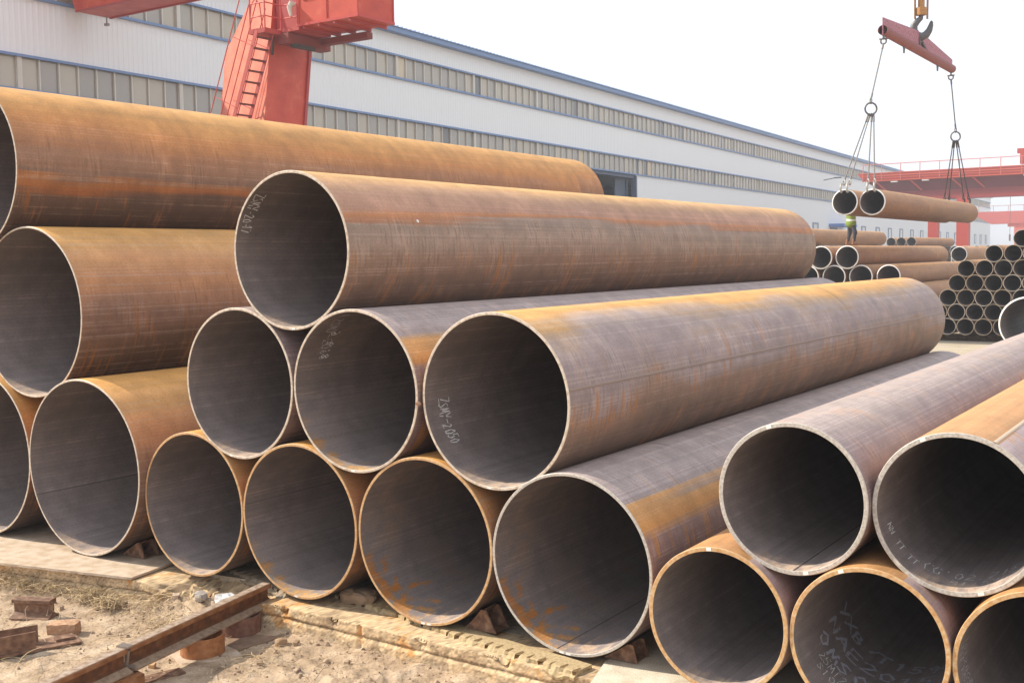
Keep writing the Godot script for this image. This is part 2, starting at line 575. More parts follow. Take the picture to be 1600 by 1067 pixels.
func _ready() -> void:
	# camera, sky, sun, exposure
	var cam := Camera3D.new()
	cam.name = "camera"
	cam.transform = Transform3D(Basis(Vector3(0.83146, -0.01586, -0.55535), Vector3(-0.02749, 0.99719, -0.06964), Vector3(0.55490, 0.07317, 0.82869)), Vector3(0, 2.617, 0))
	cam.fov = 33.921
	cam.near = 0.05
	cam.far = 2500
	add_child(cam)
	cam.current = true
	var sm := ProceduralSkyMaterial.new()
	sm.sky_top_color = Color(0.90, 0.935, 0.985)
	sm.sky_horizon_color = Color(0.84, 0.85, 0.865)
	sm.sky_curve = 0.05
	sm.sky_energy_multiplier = 1.05
	sm.ground_bottom_color = Color(0.55, 0.5, 0.44)
	sm.ground_horizon_color = Color(0.9, 0.89, 0.87)
	sm.ground_energy_multiplier = 0.9
	var env := Environment.new()
	env.background_mode = Environment.BG_SKY
	env.sky = Sky.new()
	env.sky.sky_material = sm
	env.tonemap_mode = Environment.TONE_MAPPER_LINEAR
	env.tonemap_exposure = 1.25
	env.sdfgi_enabled = true
	env.ssao_enabled = true
	env.ssil_enabled = true
	env.fog_enabled = true
	env.fog_density = 0.0012
	env.fog_light_color = Color(0.95, 0.95, 0.97)
	var we := WorldEnvironment.new()
	we.name = "environment"
	we.environment = env
	add_child(we)
	var sun := DirectionalLight3D.new()
	sun.name = "sun"
	sun.light_color = Color(1.0, 0.965, 0.9)
	sun.light_energy = 1.6
	sun.light_angular_distance = 0.8
	sun.shadow_enabled = true
	add_child(sun)
	sun.look_at_from_position(Vector3.ZERO, Vector3(0.7333, -0.6395, -0.2309), Vector3.UP)

	# skins, painted on several threads
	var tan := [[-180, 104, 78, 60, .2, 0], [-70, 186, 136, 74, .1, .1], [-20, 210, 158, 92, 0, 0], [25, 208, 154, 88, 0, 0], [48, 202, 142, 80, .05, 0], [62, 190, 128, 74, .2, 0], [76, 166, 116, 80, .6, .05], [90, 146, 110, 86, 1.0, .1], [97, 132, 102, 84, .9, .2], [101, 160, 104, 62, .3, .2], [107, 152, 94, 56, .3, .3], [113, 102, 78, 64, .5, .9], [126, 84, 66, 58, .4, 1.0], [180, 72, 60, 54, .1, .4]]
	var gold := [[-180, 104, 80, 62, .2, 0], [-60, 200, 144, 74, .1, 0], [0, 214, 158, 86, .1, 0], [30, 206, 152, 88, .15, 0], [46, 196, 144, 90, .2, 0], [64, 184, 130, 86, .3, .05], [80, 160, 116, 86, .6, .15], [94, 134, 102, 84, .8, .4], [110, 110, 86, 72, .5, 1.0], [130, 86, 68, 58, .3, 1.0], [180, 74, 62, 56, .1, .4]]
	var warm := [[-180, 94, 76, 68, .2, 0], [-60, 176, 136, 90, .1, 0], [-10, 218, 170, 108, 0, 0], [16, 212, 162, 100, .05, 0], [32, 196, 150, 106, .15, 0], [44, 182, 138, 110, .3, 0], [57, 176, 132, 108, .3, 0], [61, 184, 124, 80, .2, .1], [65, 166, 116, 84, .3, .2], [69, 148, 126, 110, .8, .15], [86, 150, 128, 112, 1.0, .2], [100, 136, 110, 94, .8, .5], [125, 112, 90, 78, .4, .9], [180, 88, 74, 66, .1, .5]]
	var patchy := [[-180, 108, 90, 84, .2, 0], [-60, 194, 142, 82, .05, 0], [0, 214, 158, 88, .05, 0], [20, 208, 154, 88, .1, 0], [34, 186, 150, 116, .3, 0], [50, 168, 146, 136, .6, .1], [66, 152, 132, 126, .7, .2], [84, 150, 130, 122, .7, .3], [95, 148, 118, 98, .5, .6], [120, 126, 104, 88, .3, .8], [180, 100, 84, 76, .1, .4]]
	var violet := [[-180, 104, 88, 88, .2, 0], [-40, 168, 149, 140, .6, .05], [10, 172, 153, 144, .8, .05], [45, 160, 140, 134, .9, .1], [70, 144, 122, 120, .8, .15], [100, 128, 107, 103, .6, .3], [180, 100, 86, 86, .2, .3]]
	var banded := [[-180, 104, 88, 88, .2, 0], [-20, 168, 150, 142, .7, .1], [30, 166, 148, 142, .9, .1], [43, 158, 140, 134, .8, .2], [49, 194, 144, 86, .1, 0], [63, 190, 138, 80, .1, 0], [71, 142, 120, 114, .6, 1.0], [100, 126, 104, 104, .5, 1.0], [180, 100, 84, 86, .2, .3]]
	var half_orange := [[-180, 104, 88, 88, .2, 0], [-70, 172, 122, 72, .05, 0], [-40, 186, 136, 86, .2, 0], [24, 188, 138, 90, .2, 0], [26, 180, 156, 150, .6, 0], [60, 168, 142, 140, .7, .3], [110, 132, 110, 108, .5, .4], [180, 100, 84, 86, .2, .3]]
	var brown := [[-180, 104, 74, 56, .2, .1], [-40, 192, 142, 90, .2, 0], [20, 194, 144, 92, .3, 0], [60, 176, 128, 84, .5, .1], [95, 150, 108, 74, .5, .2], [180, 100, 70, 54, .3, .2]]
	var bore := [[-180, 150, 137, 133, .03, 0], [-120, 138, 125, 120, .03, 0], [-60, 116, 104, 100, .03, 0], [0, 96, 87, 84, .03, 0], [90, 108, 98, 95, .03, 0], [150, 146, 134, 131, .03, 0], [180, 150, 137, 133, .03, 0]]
	# rust and dust just inside the mouth, paled below to paint the sunlit crescent; the fifth number is how deep it reaches, in centimetres
	var sunlit_dust := [[-180, 212, 182, 154, 22, 0], [-160, 206, 174, 144, 18, 0], [-140, 186, 152, 124, 11, 0], [-122, 146, 126, 114, 5, 0], [-90, 122, 110, 108, 3, 0], [90, 122, 110, 108, 3, 0], [120, 152, 136, 128, 8, 0], [140, 190, 166, 148, 18, 0], [165, 214, 186, 164, 24, 0], [180, 212, 182, 154, 22, 0]]
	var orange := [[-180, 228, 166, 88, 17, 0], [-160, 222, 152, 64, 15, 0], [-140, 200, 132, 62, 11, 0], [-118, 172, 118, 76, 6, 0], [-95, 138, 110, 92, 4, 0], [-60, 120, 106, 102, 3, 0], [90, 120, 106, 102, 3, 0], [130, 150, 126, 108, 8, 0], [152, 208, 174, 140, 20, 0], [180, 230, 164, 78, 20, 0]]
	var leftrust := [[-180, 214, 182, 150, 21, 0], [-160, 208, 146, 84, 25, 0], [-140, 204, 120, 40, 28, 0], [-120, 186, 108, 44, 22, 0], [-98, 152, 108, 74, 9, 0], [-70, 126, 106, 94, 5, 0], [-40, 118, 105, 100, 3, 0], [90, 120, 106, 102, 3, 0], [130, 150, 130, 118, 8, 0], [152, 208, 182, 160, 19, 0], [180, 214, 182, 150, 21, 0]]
	var S_TAN := skin(11, tan, 0.16, Vector3(178, 156, 140), Vector3(150, 92, 48))
	var S_GOLD := skin(19, gold, 0.3, Vector3(156, 144, 138), Vector3(150, 96, 54), 0.0, [], 0.0, 3.0)
	var S_WARM := skin(23, warm, 0.10, Vector3(172, 154, 142), Vector3(158, 104, 62))
	var S_PATCHY := skin(37, patchy, 0.55, Vector3(184, 166, 152), Vector3(172, 110, 62))
	var S_VIOLET := skin(41, violet, 0.4, Vector3(190, 174, 170), Vector3(156, 112, 76), 0.15, [], 0.0, 1.7)
	var S_BAND := skin(53, banded, 0.14, Vector3(190, 176, 174), Vector3(176, 126, 70), 0.0, [], 0.0, 1.7)
	var S_HALF := skin(67, half_orange, 0.10, Vector3(186, 166, 158), Vector3(170, 112, 62), 0.2)
	var S_BROWN := skin(71, brown, 0.5, Vector3(190, 150, 112), Vector3(120, 80, 56), 0.25)
	var no_light := Vector3(186, 168, 158)
	var S_BORE := skin(83, bore, 0.3, no_light, Vector3(118, 104, 98), 0.1, sunlit_dust, 0.85, 1.3)
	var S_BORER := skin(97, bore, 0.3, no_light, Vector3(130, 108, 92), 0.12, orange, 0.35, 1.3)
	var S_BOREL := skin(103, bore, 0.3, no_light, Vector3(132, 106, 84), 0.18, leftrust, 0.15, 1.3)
	var task := WorkerThreadPool.add_group_task(paint_skin, skins.size(), 4, true)
	WorkerThreadPool.wait_for_group_task_completion(task)
	var sk := skin_mats(0.62, null)
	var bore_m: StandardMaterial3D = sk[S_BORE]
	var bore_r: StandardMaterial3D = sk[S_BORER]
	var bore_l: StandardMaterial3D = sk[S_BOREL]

	grounds()
	building()
	near_crane()
	far_cranes()
	front_pipes(sk, [S_TAN, S_WARM, S_PATCHY, S_VIOLET, S_BAND, S_HALF, S_BROWN, S_GOLD], bore_m, bore_r, bore_l)
	back_pipes(sk[S_BROWN], sk[S_VIOLET], bore_m)
	hung_skin = sk[S_BROWN]
	hung_bore = bore_m
	lifting()
	worker()
	clutter()

func grounds() -> void:
	var dirt := worn([[0.0, c8(128, 106, 84)], [0.35, c8(160, 136, 110)], [0.6, c8(176, 152, 126)], [1.0, c8(196, 176, 150)]], 2.3, 0.95, 3, 0.014, 1.2)
	var yard := worn([[0.0, c8(158, 142, 120)], [0.5, c8(172, 157, 134)], [1.0, c8(184, 169, 147)]], 7.0, 0.95, 9, 0.012, 0.5)
	var g := MB.new()
	g.quad(Vector3(-600, -0.42, 300), Vector3(600, -0.42, 300), Vector3(600, -0.42, -900), Vector3(-600, -0.42, -900))
	struct("ground", g, dirt)
	var slab := MB.new()
	var poly := PackedVector2Array()
	for k in 19:
		var x := -60.0 if k == 0 else (60.0 if k == 18 else -13.0 + (k - 1) * 1.0)
		poly.append(Vector2(x, edge_z(x) - 0.45))
	poly.append(Vector2(60, -420)); poly.append(Vector2(-60, -420))
	poly.reverse()
	# polygon lies in XZ: map its y to world z and push it down
	slab.prism(poly, 0.36, Transform3D(Basis(Vector3.RIGHT, Vector3(0, 0, 1), Vector3(0, -1, 0)), Vector3(0, TOP, 0)))
	struct("yard_pavement", slab, yard)
	# trampled earth in front of the slab, with its lumps
	var nz := noise(5, 0.9, 5)
	var nf := noise(6, 7.0, 3)
	var m := MB.new()
	var nx := 420
	var nzc := 170
	var st := 0.03
	for j in nzc + 1:
		for i in nx + 1:
			var x := -13.0 + i * st
			var z := -6.75 + j * st
			m.vert(Vector3(x, dirt_y(x, z, nz, nf), z), Vector3.UP, Vector2(x, z))
	for j in nzc + 1:
		for i in nx + 1:
			var k := j * (nx + 1) + i
			var a := m.v[k - 1 if i > 0 else k]; var b := m.v[k + 1 if i < nx else k]
			var c := m.v[k - nx - 1 if j > 0 else k]; var d := m.v[k + nx + 1 if j < nzc else k]
			m.n[k] = (d - c).cross(b - a).normalized()
	for j in nzc:
		for i in nx:
			var k := j * (nx + 1) + i
			m.tri_i(k, k + 1, k + nx + 2); m.tri_i(k, k + nx + 2, k + nx + 1)
	struct("earth", m, dirt)
	# far skirts of the earth sheet down to the ground
	edge_beam()

func dirt_y(x: float, z: float, nz: FastNoiseLite, nf: FastNoiseLite) -> float:
	var y := -0.245 + nz.get_noise_2d(x, z) * 0.035 + nf.get_noise_2d(x, z) * 0.009
	var d := z - edge_z(x)
	y += 0.05 * exp(-maxf(d, 0.0) * 4.0) * (0.5 + nz.get_noise_2d(x * 2.0 + 9.0, 3.0))
	# heap of rubble where the beam has broken away
	y += 0.13 * exp(-pow((x + 7.05) / 0.5, 2.0) - pow((d - 0.0) / 0.16, 2.0)) * (1.0 + nf.get_noise_2d(x * 1.7, z * 1.7) * 0.5)
	# heap towards the right-hand foreground
	y += 0.05 * exp(-pow((x + 4.9) / 0.9, 2.0) - pow((d - 0.55) / 0.3, 2.0)) * (1.0 + nf.get_noise_2d(x * 1.3, z * 1.3))
	return y

func edge_beam() -> void:
	var na := noise(21, 1.6, 4)
	var nb := noise(22, 9.0, 4)
	var nc := noise(23, 0.75, 3)
	var nd := noise(24, 26.0, 2)
	var ne := noise(25, 60.0, 3)
	var prof := []
	var nf := 26
	for k in nf:
		prof.append(Vector2(0.0, -0.34 + k * 0.012))
	for k in 15:
		prof.append(Vector2(-0.012 - 0.0375 * k, -0.036))
	var m := MB.new()
	var cols := PackedColorArray()
	var n_along := 620
	var w := prof.size()
	for i in n_along + 1:
		var x := -11.0 + i * 0.0155
		var broken := exp(-pow((x + 7.05) / 0.48, 4.0))
		var pit_row := x * 3.0
		var chip := maxf(0.0, na.get_noise_2d(x * 1.3, 4.0) - 0.26) * 0.2
		for k in w:
			var p: Vector2 = prof[k]
			var z := edge_z(x) + p.x
			var y := p.y
			var depth := -p.x
			var rough := nb.get_noise_3d(x, y * 1.6, z) * 0.005 + nd.get_noise_3d(x, y * 1.4, z) * 0.004
			if k < nf:
				z += rough - 0.004
				if absf(y + 0.128 + 0.006 * nb.get_noise_2d(x * 0.8, 7.0)) < 0.0125:
					z -= 0.014 + 0.010 * nb.get_noise_2d(x * 2.0, 0.3)
				if y < -0.135:
					z += 0.007
				if absf(x + 5.43 + 0.04 * (y + 0.1)) < 0.012 or absf(x + 2.9) < 0.012:
					z -= 0.018
				var near_top := clampf((y + 0.135) / 0.1, 0, 1)
				z -= near_top * chip * (0.9 + nb.get_noise_3d(x, y * 2.0, 4.0))
			else:
				y += rough * 0.35 - maxf(0.0, chip * 0.9 - depth * 0.6)
			if broken > 0.02:
				y -= broken * maxf(0.0, (y + 0.3)) * clampf(1.0 - depth * 2.1, 0, 1) * (0.72 + nb.get_noise_2d(x * 1.2, z * 1.2) * 0.6)
				z -= broken * 0.06 * (1.0 + nb.get_noise_2d(x, y * 3.0))
			m.vert(Vector3(x, y, z), Vector3.UP, Vector2(x, depth))
			var s := nc.get_noise_2d(x * 2.6, 3.0 + depth * 1.5 + y * 1.2) * 0.9 + nb.get_noise_2d(x * 0.7, y * 0.7 + depth * 0.7) * 0.6
			var col := c8(202, 174, 136).lerp(c8(194, 138, 80), smoothstep(0.15, 0.75, s))
			col = col.lerp(c8(168, 142, 110), smoothstep(0.05, 0.55, -s))
			if k < nf:
				col = col.lerp(c8(186, 168, 144), smoothstep(-0.16, -0.25, y + 0.03 * s) * 0.85)
			if broken > 0.3:
				col = col.lerp(c8(188, 160, 124), 0.55)
				if exp(-pow((x + 6.82) / 0.13, 2.0) - pow((depth - 0.1) / 0.12, 2.0)) > 0.35 + nb.get_noise_2d(x * 2.0, depth * 9.0) * 0.5:
					col = c8(196, 196, 198)
			col = col * (1.0 + ne.get_noise_3d(x, y, z) * 0.3 + nb.get_noise_3d(x * 2.4, y * 2.4, z * 2.4) * 0.10 - maxf(0.0, chip - 0.02) * 1.2)
			if absf(y + 0.128) < 0.0065 and k < nf:
				col = col * 0.8
			var pit := nd.get_noise_3d(pit_row, y * 3.0, depth * 3.0)
			if pit > 0.42:
				col = col * 0.72
			col.a = 1.0
			cols.append(col.srgb_to_linear())
	for i in n_along + 1:
		for k in w:
			var q := i * w + k
			var a := m.v[q - w if i > 0 else q]; var b := m.v[q + w if i < n_along else q]
			var c := m.v[q - 1 if k > 0 else q]; var d := m.v[q + 1 if k < w - 1 else q]
			m.n[q] = (b - a).cross(d - c).normalized()
			if i < n_along and k < w - 1:
				m.tri_i(q, q + w, q + w + 1); m.tri_i(q, q + w + 1, q + 1)
	m.c = cols
	var cm := StandardMaterial3D.new()
	cm.vertex_color_use_as_albedo = true
	cm.roughness = 0.95
	var o := MeshInstance3D.new()
	o.name = "concrete_kerb"
	o.mesh = m.mesh()
	o.material_override = cm
	add_child(o)
	metas(o, "rust-stained crumbling concrete edge beam below the front row of pipes", "kerb")

# ------------------------------------------------------------------ factory hall
func building() -> void:
	var t := thing("factory_building", "long pale grey corrugated factory hall with two bands of windows", "building", Vector3(-43.64, -0.262, -51.5), 0.055)
	t.scale = Vector3.ONE * 1.1
	var white := mat(226, 227, 227, 0.6)
	var blue := mat(112, 136, 174, 0.6)
	var s0 := -42.0
	var s1 := 232.0
	var door0 := 22.0
	var door1 := 33.3
	var names := [["wall", -0.1, 9.17, s0, door0], ["wall", -0.1, 9.17, door1, s1], ["wall", 10.42, 12.62, s0, s1], ["wall", 13.86, 15.0, s0, s1]]
	for q in names:
		var m := MB.new()
		var prof := [Vector2(0, 0), Vector2(.13, 0), Vector2(.16, .012), Vector2(.22, .012), Vector2(.25, 0)]
		var s: float = q[3]
		while s < q[4] - 0.01:
			var e: float = minf(s + 0.25, q[4])
			for k in 4:
				var a: Vector2 = prof[k]
				var b: Vector2 = prof[k + 1]
				if s + b.x > e + 0.001:
					break
				m.quad(Vector3(a.y, q[1], -s - a.x), Vector3(b.y, q[1], -s - b.x), Vector3(b.y, q[2], -s - b.x), Vector3(a.y, q[2], -s - a.x))
			s += 0.25
		m.box(Vector3(-0.11, (q[1] + q[2]) * 0.5, -(q[3] + q[4]) * 0.5), Vector3(0.1, q[2] - q[1], q[4] - q[3]))
		part(q[0], m, white, t)
	# window bands: mullions, and panes one by one where they can be told apart
	var glass := [StandardMaterial3D.new(), StandardMaterial3D.new(), StandardMaterial3D.new(), StandardMaterial3D.new(), StandardMaterial3D.new()]
	for k in 5:
		glass[k].albedo_color = [c8(168, 160, 147), c8(178, 168, 151), c8(160, 153, 143), c8(118, 114, 110), c8(196, 180, 152)][k]
		glass[k].roughness = [0.1, 0.16, 0.12, 0.08, 0.3][k]
		glass[k].metallic = 0.18
	var frame_m := mat(200, 195, 184, 0.6)
	rng.seed = 31
	var pitch := 7.85 / 9.0
	for band in [[9.17, 10.42], [12.62, 13.86]]:
		var holder := part("window_band", MB.new_band(-0.16, band[0], band[1], s0, s1), mat(150, 146, 140, 0.8), t)
		var mull := MB.new()
		var rest := MB.new()
		var pm := BoxMesh.new()
		pm.size = Vector3(0.02, band[1] - band[0] - 0.02, pitch - 0.07)
		var k0 := int(ceil((s0 - 1.6) / pitch))
		var k1 := int((s1 - 1.6) / pitch)
		for k in range(k0, k1):
			var s := 1.6 + k * pitch
			var thick := posmod(k, 9) == 0
			mull.box(Vector3(-0.03 if not thick else -0.01, (band[0] + band[1]) * 0.5, -s), Vector3(0.09 if not thick else 0.12, band[1] - band[0] - 0.006, 0.06 if not thick else 0.2))
			var at := Vector3(-0.075, (band[0] + band[1]) * 0.5, -s - pitch * 0.5)
			if s > -26.0 and s < 62.0:
				var p := part("pane", pm, glass[rng.randi() % 3 if rng.randf() > 0.07 else 3 + rng.randi() % 2], holder)
				p.position = at + Vector3(rng.randf_range(-0.008, 0.008), 0, 0)
				p.rotation = Vector3(0, rng.randf_range(-0.012, 0.012), rng.randf_range(-0.012, 0.012))
			else:
				rest.box(at, pm.size)
		var far := part("pane", rest, glass[1], holder)
		far.set_meta("kind", "stuff")
		part("mullion", mull, frame_m, holder).set_meta("kind", "stuff")
	for q in [[12.58, 0.11], [13.82, 0.09], [10.38, 0.10], [9.12, 0.10]]:
		var m := MB.new()
		m.box(Vector3(0.05, q[0] + q[1] * 0.5, -(s0 + s1) * 0.5), Vector3(0.16, q[1], s1 - s0))
		part("sill_strip", m, blue, t)
	var eave := MB.new()
	eave.box(Vector3(0.22, 15.12, -(s0 + s1) * 0.5), Vector3(0.5, 0.26, s1 - s0 + 0.4))
	part("eave", eave, blue, t)
	var roof := MB.new()
	var ridge := Vector3(-24, 17.2, 0)
	var lip := Vector3(0.55, 15.262, 0)
	var rs := s0 - 0.3
	while rs < s1 + 0.3:
		roof.quad(lip + Vector3(0, 0, -rs), lip + Vector3(0, 0, -rs - 0.4), ridge + Vector3(0, 0, -rs - 0.4), ridge + Vector3(0, 0, -rs))
		roof.bar(lip + Vector3(0, 0.03, -rs - 0.2), ridge + Vector3(0, 0.03, -rs - 0.2), 0.07, 0.08)
		rs += 0.8 if rs > 70 else 0.4
		if rs > 70:
			roof.quad(lip + Vector3(0, 0, -rs + 0.4), lip + Vector3(0, 0, -rs), ridge + Vector3(0, 0, -rs), ridge + Vector3(0, 0, -rs + 0.4))
	roof.quad(Vector3(-48, 15, -s0), Vector3(-24, 17.2, -s0), Vector3(-24, 17.2, -s1), Vector3(-48, 15, -s1))
	part("roof", roof, mat(150, 172, 204, 0.6), t)
	# ends and back
	for e in [s0, s1]:
		var m := MB.new()
		var poly := PackedVector2Array([Vector2(-48, -0.1), Vector2(-0.2, -0.1), Vector2(-0.2, 15.0), Vector2(-24, 17.1), Vector2(-48, 14.9)])
		m.prism(poly, 0.2, Transform3D(Basis(), Vector3(0, 0, -e - 0.1)))
		part("gable_wall", m, white, t)
	var back := MB.new()
	back.box(Vector3(-48, 3.4, -(s0 + s1) * 0.5), Vector3(0.2, 7.0, s1 - s0))
	back.box(Vector3(-48, 12.2, -(s0 + s1) * 0.5), Vector3(0.2, 5.6, s1 - s0))
	part("rear_wall", back, mat(66, 70, 76, 0.9), t)
	var floor_m := MB.new()
	floor_m.box(Vector3(-24, 0.28, -(s0 + s1) * 0.5), Vector3(47.4, 0.06, s1 - s0 - 0.5))
	part("floor", floor_m, mat(60, 58, 56, 0.9), t)
	# the tall doorway: jambs, track, inner columns and a leaf slid aside
	var dj := MB.new()
	dj.box(Vector3(-0.1, 4.5, -door0 - 0.12), Vector3(0.4, 9.1, 0.24)); dj.box(Vector3(-0.1, 4.5, -door1 + 0.12), Vector3(0.4, 9.1, 0.24))
	dj.box(Vector3(-0.2, 8.98, -(door0 + door1) * 0.5), Vector3(0.3, 0.22, door1 - door0 - 0.5))
	part("door_frame", dj, mat(84, 96, 116, 0.6), t)
	var dl := MB.new()
	dl.box(Vector3(-0.7, 4.4, -door1 + 1.4), Vector3(0.12, 8.8, 2.2))
	dl.box(Vector3(-0.6, 4.4, -door1 + 0.55), Vector3(0.2, 8.8, 0.3))
	part("sliding_door", dl, mat(84, 94, 108, 0.7), t)
	for k in 4:
		var col := MB.new()
		col.box(Vector3(-12.0, 6, -18.0 - k * 7.85), Vector3(0.4, 12, 0.5))
		part("column", col, mat(70, 76, 84, 0.8), t)
	# small windows in the far part of the long wall
	for s in [84.9, 108.9, 117.4, 125.4, 133.6, 141.9, 150.1, 158.4, 166.8, 175.2, 184.0, 192.4, 200.6, 209.0, 217.0, 225.0]:
		var f := MB.new()
		var wd := 2.3
		f.box(Vector3(0.06, 6.33, -s), Vector3(0.1, 0.16, wd)); f.box(Vector3(0.06, 4.5, -s), Vector3(0.1, 0.16, wd))
		f.box(Vector3(0.06, 5.415, -s - wd * 0.5 + 0.13), Vector3(0.1, 1.67, 0.26)); f.box(Vector3(0.06, 5.415, -s + wd * 0.5 - 0.13), Vector3(0.1, 1.67, 0.26))
		var w := part("window", f, mat(126, 136, 156, 0.6), t)
		var p := MB.new()
		p.box(Vector3(0.045, 5.415, -s), Vector3(0.03, 1.66, wd - 0.54))
		part("pane", p, mat(206, 208, 208, 0.3), w)
	var aw := MB.new()
	aw.box(Vector3(0.9, 6.2, -94.5), Vector3(1.8, 0.35, 7.0))
	part("awning", aw, mat(92, 124, 184, 0.6), t)
	var sd := MB.new()
	sd.box(Vector3(0.06, 3.0, -93.2), Vector3(0.08, 5.9, 3.2))
	part("door", sd, mat(116, 136, 172, 0.6), t)
	var lamp := MB.new()
	lamp.bar(Vector3(0.03, 11.6, -88.5), Vector3(1.6, 11.85, -88.5), 0.1, 0.1)
	lamp.box(Vector3(1.7, 11.82, -88.5), Vector3(0.9, 0.14, 0.35))
	part("wall_lamp", lamp, mat(96, 100, 104, 0.6), t)

# ------------------------------------------------------------------ gantry cranes
func near_crane() -> void:
	var t := thing("gantry_crane", "red gantry crane leg with stair, landing and machine house before the hall", "crane", Vector3(-29, 0, -28))
	var o := t.position
	var red := worn([[0.0, c8(182, 58, 36)], [0.4, c8(194, 68, 42)], [0.7, c8(198, 74, 48)], [1.0, c8(204, 96, 70)]], 5.0, 0.5, 41, 0.01)
	var dark := mat(170, 62, 56, 0.6)
	var leg := MB.new()
	var lev := []
	for y in [0.0, 10.55, 13.7]:
		var xl := -32.85 if y < 11.0 else -30.6
		var zc: float = -27.0 - 0.136 * y
		var zr: float = -28.87 - 0.139 * y
		lev.append([Vector3(xl, y, zc - 1.4) - o, Vector3(-29, y, zc) - o, Vector3(-29, y, zr) - o, Vector3(xl, y, zr - 0.4) - o])
	var paled := worn([[0.0, c8(200, 94, 70)], [0.5, c8(212, 114, 88)], [1.0, c8(218, 132, 108)]], 4.0, 0.55, 42, 0.01)  # lighter copy of the red, painting in the sun on this face
	var face := MB.new()
	for k in 2:
		face.quad(lev[k][0], lev[k][1], lev[k + 1][1], lev[k + 1][0])
	part("front_plate", face, paled, t, "front plate of the leg, coloured lighter as if sunlit")
	for k in 2:
		for j in range(1, 4):
			leg.quad(lev[k][j], lev[k][(j + 1) % 4], lev[k + 1][(j + 1) % 4], lev[k + 1][j])
	part("leg", leg, red, t)
	var flange := MB.new()
	flange.bar(Vector3(-28.98, 0, -28.93) - o, Vector3(-28.98, 13.7, -30.83) - o, 0.1, 0.12)
	part("leg_flange", flange, dark, t)
	var g := MB.new()
	var gp := PackedVector2Array([Vector2(-41.4, 13.2), Vector2(-16, 13.2), Vector2(-16, 15.2), Vector2(-42.2, 15.2)])
	g.prism(gp, 1.58, Transform3D(Basis(), Vector3(0, 0, -31.08) - o))
	part("girder", g, red, t)
	var rim := MB.new()
	rim.box(Vector3(-28.7, 13.18, -29.46) - o, Vector3(25.2, 0.06, 0.1)); rim.box(Vector3(-28.7, 13.18, -31.12) - o, Vector3(25.2, 0.06, 0.1))
	part("girder_flange", rim, dark, t)
	var gl := MB.new()
	gl.tube([Vector3(-41.25, 13.2, -30.9) - o, Vector3(-41.25, 12.9, -30.9) - o], 0.03, 8)
	gl.box(Vector3(-41.25, 12.87, -30.9) - o, Vector3(0.2, 0.1, 0.14))
	part("lamp", gl, mat(150, 146, 140, 0.5), t)
	# machine house
	var h := MB.new()
	h.box(Vector3(-26.2, 12.0, -29.25) - o, Vector3(2.72, 2.7, 1.8))
	var house := part("machine_house", h, red, t)
	var seams := MB.new()
	for x in [-27.52, -26.25, -24.88]:
		seams.box(Vector3(x, 12.0, -28.34) - o, Vector3(0.05, 2.66, 0.04))
	seams.box(Vector3(-26.2, 10.69, -28.33) - o, Vector3(2.76, 0.09, 0.06)); seams.box(Vector3(-24.83, 10.69, -29.25) - o, Vector3(0.06, 0.09, 1.84)); seams.box(Vector3(-24.83, 12.0, -30.12) - o, Vector3(0.05, 2.6, 0.06))
	part("house_trim", seams, mat(190, 64, 52, 0.5), house)
	for c in [[-27.2, 11.5], [-26.95, 11.5], [-25.55, 11.72], [-25.3, 11.72]]:
		var lv := MB.new()
		for k in 9:
			lv.box(Vector3(c[0], c[1] + k * 0.085, -28.335) - o, Vector3(0.17, 0.03, 0.03), Basis(Vector3.RIGHT, 0.5))
		part("louvre", lv, mat(150, 60, 52, 0.6), house)
	var ribs := MB.new()
	for x in [-27.3, -26.6, -25.9, -25.2]:
		ribs.box(Vector3(x, 10.6, -29.25) - o, Vector3(0.07, 0.1, 1.86))
	part("floor_joist", ribs, dark, house)
	var porch := MB.new()
	porch.box(Vector3(-28.25, 12.0, -29.3) - o, Vector3(1.4, 2.7, 1.2))
	part("back_panel", porch, dark, t)
	var deck := MB.new()
	deck.box(Vector3(-28.25, 10.6, -29.1) - o, Vector3(1.5, 0.14, 1.6))
	deck.box(Vector3(-28.7, 10.52, -27.95) - o, Vector3(0.78, 0.16, 0.86))
	part("landing", deck, mat(176, 66, 58, 0.6), t)
	var br := MB.new()
	br.box(Vector3(-28.2, 10.32, -29.3) - o, Vector3(0.5, 0.36, 2.1))
	br.box(Vector3(-27.0, 10.4, -30.0) - o, Vector3(2.4, 0.22, 0.3))
	part("support_bracket", br, mat(128, 56, 48, 0.7), t)
	var under := MB.new()
	under.bar(Vector3(-28.98, 9.9, -28.5) - o, Vector3(-28.5, 10.45, -28.1) - o, 0.07, 0.07)
	under.box(Vector3(-28.0, 10.1, -29.0) - o, Vector3(0.2, 0.12, 1.0))
	part("cable_tray", under, mat(70, 66, 62, 0.7), t)
	# railing of the landing
	var rl := MB.new()
	var z0 := -27.55
	for p in [Vector3(-29.05, 10.55, z0), Vector3(-28.34, 10.55, z0), Vector3(-28.34, 10.55, -28.3), Vector3(-27.6, 10.6, -28.34)]:
		rl.tube([p - o, p + Vector3(0, 1.35, 0) - o], 0.026, 6)
	for hh in [0.45, 0.9, 1.3]:
		rl.tube([Vector3(-29.05, 10.55 + hh, z0) - o, Vector3(-28.34, 10.55 + hh, z0) - o], 0.022, 6)
		rl.tube([Vector3(-28.34, 10.55 + hh, z0) - o, Vector3(-28.34, 10.55 + hh, -28.3) - o], 0.022, 6)
		rl.tube([Vector3(-28.34, 10.55 + hh, -28.34) - o, Vector3(-27.56, 10.55 + hh, -28.34) - o], 0.022, 6)
	part("railing", rl, mat(196, 78, 68, 0.5), t)
	# stair, running down towards the hall
	var st := MB.new()
	var top := Vector3(-28.55, 10.4, -27.68)
	var run := Vector3(-0.44, -1, 0)
